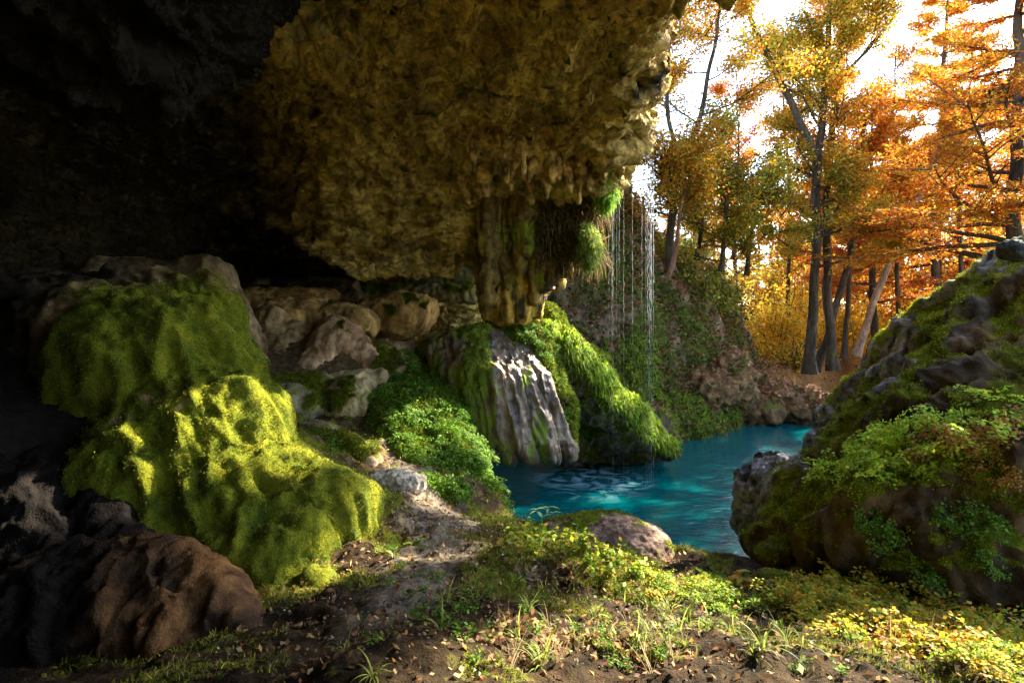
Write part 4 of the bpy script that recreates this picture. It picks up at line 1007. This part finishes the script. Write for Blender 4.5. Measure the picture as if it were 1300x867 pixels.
P, Nn = spot(['ground', 'pink_rock', 'soil_hummock'], 110, [(640,655),(700,660),(760,690),(830,720),(800,745),(720,715),(640,690)], -.3, -1)
plant_many('foreground_herb', herbs, P, Nn, .9, 6, 'small yellow-green leafy plant on the bank edge in front of the pool', 'plant', 'leafy plants on the near bank')
P, Nn = spot(['ground', 'soil_hummock'], 60, [(810,725),(870,715),(930,745),(950,780),(880,785),(830,760)], -.3, -1)
plant_many('lime_fern', y_ferns[:2]+g_ferns[2:], P, Nn, .66, 7, 'lime green fern in the bright clump left of the yellow-leaved plant', 'fern', 'lime ferns by the water edge')
P, Nn = spot(['green_bank'], 190, [(450,450),(520,455),(560,470),(640,560),(640,650),(560,660),(480,560),(440,520)], -.6)
plant_many('bank_fern', d_ferns, P, Nn, .72, 8, 'lush green fern on the steep bank between the ledges and the pool', 'fern', 'ferns on the steep green bank')
P, Nn = spot(['mossy_bank'], 60, [(610,400),(700,410),(720,560),(700,520),(660,450),(610,440)], -.5)
plant_many('column_fern', d_ferns, P, Nn, .6, 9, 'small dark fern on the mossy bank below the drip-rock column', 'fern', 'ferns under the drip-rock column')
P, Nn = spot(['flowstone_ledge.%03d' % i for i in (5, 6, 7, 8)]+['green_bank', 'rubble_rock', 'ground'], 46, [(380,490),(480,500),(520,600),(400,640),(350,590)], -.3, -.5)
plant_many('ledge_herb', dherbs+herbs[:1], P, Nn, .75, 10, 'small green herb sprouting between the low flowstone slabs', 'plant', 'herbs between the flowstone slabs')
P, Nn = spot(['ground', 'soil_hummock'], 70, [(480,680),(560,720),(600,760),(680,800),(640,820),(520,790),(470,740)], -.3, -1)
plant_many('ground_herb', dherbs, P, Nn, .6, 11, 'tiny green seedling on the bare soil beside the dry stream bed', 'plant', 'seedlings in the foreground soil')
P, Nn = spot(['ground'], 60, [(700,770),(860,760),(1010,760),(1060,800),(1000,840),(930,830)], -.3, -1)
plant_many('strap_plant', straps, P, Nn, .62, 12, 'drooping strap-leaved green plant in the lower foreground', 'plant', 'strap-leaved plants in the foreground')
P, Nn = spot(['ground', 'root_ledge', 'soil_hummock'], 55, [(620,760),(800,780),(1000,790),(1250,830),(1280,860),(620,860)], -.3, -1)
plant_many('dry_grass', drys, P, Nn, .6, 13, 'thin dry grass wisp at the bottom of the picture', 'dry grass', 'dry grass wisps in the foreground')
P, Nn = spot(['ground'], 30, [(1190,800),(1300,800),(1300,867),(1230,867)], -.3, -1)
plant_many('corner_fern', g_ferns, P, Nn, .5, 14, 'shaded yellow-green fern in the lower right corner', 'fern', 'ferns in the lower right corner')
P, Nn = spot(['rock_curtain', 'grotto_roof'], 10, [(820,0),(860,0),(850,70),(820,60)], -1, -1)
plant_many('hanging_fern', g_ferns, P[:6], Nn[:6], 1.0, 15, 'green fern hanging from the lip of the overhang against the trees', 'fern', 'ferns on the lip of the overhang', .9)
P, Nn = spot(['hillside'], 60, [(880,310),(965,330),(970,420),(900,400),(840,340)], -.5)
plant_many('cliff_shrub', [proto_data('cliff_shrub', plant_mesh(180+i, .7, [(.15,.2,.03),(.30,.32,.05),(.45,.38,.06)], 12, .12, .6, 9)) for i in range(3)], P, Nn, .8, 16, 'small scrubby plant on the top of the far cliff', 'plant', 'scrub on the far cliff')

P, Nn = spot(['ground', 'root_ledge', 'soil_hummock', 'stream_stone.002'], 290, [(440,790),(620,740),(820,750),(1000,770),(1220,830),(1220,867),(420,867)], -.3, -1)
plant_many('shade_herb', dherbs+straps[:1], P, Nn, .6, 17, 'dull green low plant in the shaded soil at the bottom of the picture', 'plant', 'low plants along the bottom edge')
# yellow broad-leaved plant at the water's edge
def leafy(name, label, base, stems, leafcol, lsize, seed, asp=.5, cat='plant'):
    rng = np.random.default_rng(seed); root = empty(name, base, label, cat)
    for (ex, ey, ez, nl) in stems:
        bp, br = branch(base, (ex, ey, ez), float(np.linalg.norm((ex, ey, ez))), .004, 5, rng, .12)
        v, q = tube(bp, br, 5); link_mesh('stem', v, q, M_leaf, root, True, {'Col': np.tile([.20,.16,.05], (len(v), 1))})
        for j in range(nl):
            a = j*2*pi/nl+rng.uniform(0, .8); d = np.array([cos(a), sin(a)*.8, .12]); d = norm(d); s = norm(np.cross(d, [0, 0, 1.])); L_ = lsize*rng.uniform(.8, 1.2); p0 = bp[-1]-np.array([0, 0, .01*j])
            V = []; 
            for i in range(8):
                t = i/7; c0 = p0+d*L_*t+np.array([0, 0, -.35*L_*t*t]); w_ = L_*asp*.5*sin(pi*min(t*.9+.08, 1))**.8
                V += [c0-s*w_+np.array([0, 0, w_*.25]), c0, c0+s*w_+np.array([0, 0, w_*.25])]
            Q = [(3*i+k, 3*i+k+1, 3*i+k+4, 3*i+k+3) for i in range(7) for k in (0, 1)]
            link_mesh('leaf', np.array(V), np.array(Q), M_leaf, root, True, {'Col': np.tile(pal(leafcol, 1, rng, .12)[0], (24, 1))})
    return root
b0 = W(932, 748, 4.75)
leafy('yellow_plant', 'small plant with broad yellow leaves at the water edge beside the right outcrop', b0, [(-.03,0,.10,5),(.05,.02,.14,6),(.10,-.02,.08,5)], [(.85,.55,.06),(.80,.45,.05),(.70,.60,.10)], .095, 3)
leafy('pale_seedling', 'pale green seedling leaning out over the pool at the near bank', W(692, 665, 6.6), [(-.08,.02,.16,4),(.10,0,.13,4),(.02,0,.20,3)], [(.35,.50,.22),(.45,.58,.28)], .13, 5, .28)
leafy('blue_green_herb', 'dull green leafy herb standing alone on the pale stream bed', W(530, 755, 4.3), [(-.05,0,.08,6),(.05,.03,.10,6),(.0,-.04,.06,6)], FD_, .07, 6, .5)
leafy('dark_herb', 'dark green herb at the upper end of the pale stream bed', W(524, 705, 5.0), [(-.06,0,.10,6),(.05,.03,.12,6),(.0,-.04,.08,6)], FD_, .08, 7, .5)
# flower
fb = W(690, 385, 9.7); root = empty('purple_flower', fb, 'purple flower on a thin stem beside the foot of the drip-rock column', 'flower')
v, q = tube(np.array([fb, fb+[0, -.02, .12], fb+[.01, -.04, .24]]), [.006, .005, .004], 5); link_mesh('stem', v, q, M_leaf, root, True, {'Col': np.tile([.15,.25,.05], (len(v), 1))})
rg = np.random.default_rng(3); Pf = fb+np.array([.01, -.05, .24])+rg.normal(size=(40, 3))*np.array([.05, .03, .06])
v, q = leaf_quads(Pf, .07, rg, .2, .8); link_mesh('petals', v, q, M_leaf, root, False, {'Col': np.repeat(pal([(.42,.16,.70),(.55,.28,.80),(.80,.55,.90)], 40, rg), 4, 0)})
# hanging moss and root fringe
def hanging(name, label, cx, cz0, cz1, Y_, wpx, n, cols, L_, w_, seed, cat='moss', parent=None):
    rng = np.random.default_rng(seed); pz = rng.uniform(cz0, cz1, n); t = (pz-cz0)/(cz1-cz0)
    px = np.interp(t, np.linspace(0, 1, len(cx)), cx)+rng.normal(size=n)*wpx*(.5+.7*np.sin(pi*t)); y = Y_+rng.normal(size=n)*.10
    P = np.stack([(px-650)/F*Y_, y, CAMZ+(HOR-pz)/F*Y_], 1)
    D = norm(rng.normal(size=(n, 3))*.55+np.array([0, -.2, -.6])); v, q = blades(P, D, L_*rng.uniform(.5, 1.5, n), w_, rng, 2.5)
    o = link_mesh(name, v, q, M_leaf, parent, False, {'Col': np.clip(np.repeat(pal(cols, n, rng, .2), 6, 0), 0, 1)})
    if parent is None: tag(o, label, cat, 'hanging moss on the lip')
    return o
HG = [(.16,.34,.03),(.28,.48,.05),(.40,.55,.08),(.10,.22,.02)]
hanging('hanging_moss', 'bright green moss hanging in a long strip from the lip, just below the bright sky', [776,768,764,770], 158, 262, 9.1, 6.5, 6500, HG, .14, .015, 1)
hanging('hanging_moss', 'smaller pale green moss tuft lower on the edge of the curtain', [744,750,748], 285, 338, 9.1, 5.5, 2600, [(.25,.34,.06),(.45,.50,.12),(.20,.25,.04)], .12, .014, 2)
hanging('hanging_moss', 'little light green tuft hanging high on the lip beside the trees', [826,830], 60, 98, 8.0, 3.5, 900, HG, .10, .012, 3)
hanging('root_fringe', None, [690,710,735,750,760], 250, 330, 9.55, 6, 1300, [(.10,.065,.035),(.22,.15,.07),(.30,.22,.08)], .30, .012, 4, parent=roof)
for k, (xa, za, zb) in enumerate([(690,230,325),(712,210,338),(735,200,330),(752,190,280)]):
    hanging('root_fringe', None, [xa, xa+3], za, zb, 9.5, 9, 1100, [(.10,.065,.035),(.24,.16,.06),(.30,.22,.08),(.05,.035,.02)], .28, .012, 30+k, parent=roof)

# trickling water
def water_thread():
    m, nt, N = newmat('falling_water'); L = nt.links.new
    out = N('ShaderNodeOutputMaterial'); bs = N('ShaderNodeBsdfPrincipled'); L(bs.outputs[0], out.inputs[0])
    bs.inputs['Base Color'].default_value = (.85,.88,.90,1); bs.inputs['Roughness'].default_value = .15; bs.inputs['Transmission Weight'].default_value = .35; bs.inputs['IOR'].default_value = 1.33
    return m
M_fall = water_thread()
rw = np.random.default_rng(8)
for i, (px_, p0, Y_, wd_, lab) in enumerate([(773,165,10.6,.5,''),(777,160,10.7,.8,''),(779,160,10.75,.6,''),(786,158,10.9,.8,''),(792,150,10.8,.5,''),(803,145,10.8,.5,''),(815,142,10.9,.6,''),(820,140,10.7,1.0,''),(822.5,140,10.8,1.1,''),(825,138,10.7,1.3,''),(827,138,10.75,1.2,''),(829.5,138,10.8,1.0,''),(783,158,10.85,.4,'')]):
    x_ = (px_-650)/F*Y_; ztop = CAMZ+(HOR-p0)/F*Y_; zz = np.linspace(ztop, .0, 110)
    pyz = HOR-(zz-CAMZ)*F/Y_; r_ = .0052*wd_*np.clip(.85+.35*rw.normal(size=110), .4, 2)*(.16+.72*np.exp(-((pyz-rw.uniform(250, 350))/rw.uniform(50, 110))**2))
    v, q = tube(np.stack([x_+rw.normal(size=110)*.004, Y_+rw.normal(size=110)*.004, zz], 1), r_, 5)
    o = link_mesh('water_trickle', v, q, M_fall)
    tag(o, 'thin white thread of water dripping from the lip of the overhang into the pool', 'water trickle', 'water trickles falling from the lip')

# dead branch and roots in the foreground
def stick(name, label, pts, rad, cat='branch', seed=1, fork=()):
    p = resample([W(*a) for a in pts], 18); p[1:-1] += np.random.default_rng(seed).normal(size=(16, 3))*.004
    parts = [tube(p, np.interp(np.linspace(0, 1, 18), np.linspace(0, 1, len(rad)), rad), 8)]
    for f in fork: parts.append(tube(resample([W(*a) for a in f[0]], 8), np.linspace(f[1], f[1]*.3, 8), 6))
    v, q = merge(parts); v = v+vnormals(v, q)*(fbm(v, 30, 2)*.003)[:, None]
    o = link_mesh(name, v, q, M_bark, None, True, {'Col': mixc((.14,.08,.045), (.46,.32,.20), .5+fbm(v*np.array([.4, 1, 1]), 20, 3, seed=seed)), 'moss': np.zeros(len(v))})
    tag(o, label, cat); return o
stick('dead_branch', 'arching barkless dead branch lying across the lower foreground', [(798,812,3.4),(815,801,3.4),(850,798,3.42),(885,801,3.45),(905,812,3.5),(980,850,3.4),(1010,867,3.3)], [.008,.014,.015,.013,.011,.009,.006], fork=[([(822,803,3.42),(845,815,3.38),(870,825,3.3)], .007)])
stick('thin_twig', 'thin pale twig arching below the dead branch', [(825,832,3.1),(845,822,3.1),(870,818,3.1),(890,828,3.1)], [.003,.004,.003,.002], 'twig', 2)
stick('thin_twig', 'short dark twig poking out over the water left of the yellow-leaved plant', [(905,748,5.1),(925,738,5.3),(936,730,5.5)], [.008,.006,.003], 'twig', 3)
stick('thin_twig', 'pale twig leaning at the water edge above the lime ferns', [(868,738,5.2),(880,722,5.3),(892,712,5.4)], [.004,.004,.002], 'twig', 4)
stick('thin_twig', 'slender dry stem rising from the soil left of the dead branch', [(752,800,3.5),(758,780,3.5),(768,765,3.5)], [.003,.003,.002], 'twig', 5)
stick('root', 'long dark root running down to the lower right past the dead branch', [(940,770,4.3),(1000,800,3.8),(1080,850,3.3)], [.012,.014,.010], 'root', 6)
# ---------------------------------------------------------------- camera, light
SUN_AZ, SUN_EL = 55.0, 31.0     # degrees right of the view axis, above the horizon
cam = bpy.data.cameras.new('camera'); co_ = bpy.data.objects.new('camera', cam); COL.objects.link(co_)
co_.location = (0, 0, CAMZ); co_.rotation_euler = (radians(90), 0, 0)
cam.sensor_width = 36; cam.lens = 36*F/1300; cam.shift_y = -(433.5-HOR)/1300; cam.clip_end = 2000; cam.clip_start = .05
SC.camera = co_
wd = bpy.data.worlds.new('World'); SC.world = wd; wd.use_nodes = True
nt = wd.node_tree; nt.nodes.clear()
ow = nt.nodes.new('ShaderNodeOutputWorld'); bg = nt.nodes.new('ShaderNodeBackground'); sk = nt.nodes.new('ShaderNodeTexSky')
sk.sky_type = 'NISHITA'; sk.sun_disc = False; sk.sun_elevation = radians(SUN_EL); sk.sun_rotation = radians(SUN_AZ); sk.air_density = 1.0; sk.dust_density = .6; sk.ozone_density = 1
bg.inputs[1].default_value = .12
nt.links.new(sk.outputs[0], bg.inputs[0]); nt.links.new(bg.outputs[0], ow.inputs[0])
sl = bpy.data.lights.new('sun', 'SUN'); sl.energy = 3.8; sl.angle = radians(.5); sl.color = (1, .90, .72)
so = bpy.data.objects.new('sun', sl); COL.objects.link(so)
from mathutils import Vector
az, el = radians(SUN_AZ), radians(SUN_EL)
so.rotation_euler = Vector((sin(az)*cos(el), cos(az)*cos(el), sin(el))).to_track_quat('Z', 'Y').to_euler()
SC.view_settings.view_transform = 'Standard'; SC.view_settings.look = 'None'; SC.view_settings.exposure = EXPO; SC.view_settings.gamma = 1
SC.render.engine = 'CYCLES'
cy = SC.cycles
cy.use_denoising = True; cy.max_bounces = 8; cy.diffuse_bounces = 5; cy.glossy_bounces = 3; cy.transmission_bounces = 6; cy.transparent_max_bounces = 8
cy.use_adaptive_sampling = True; cy.adaptive_threshold = .02
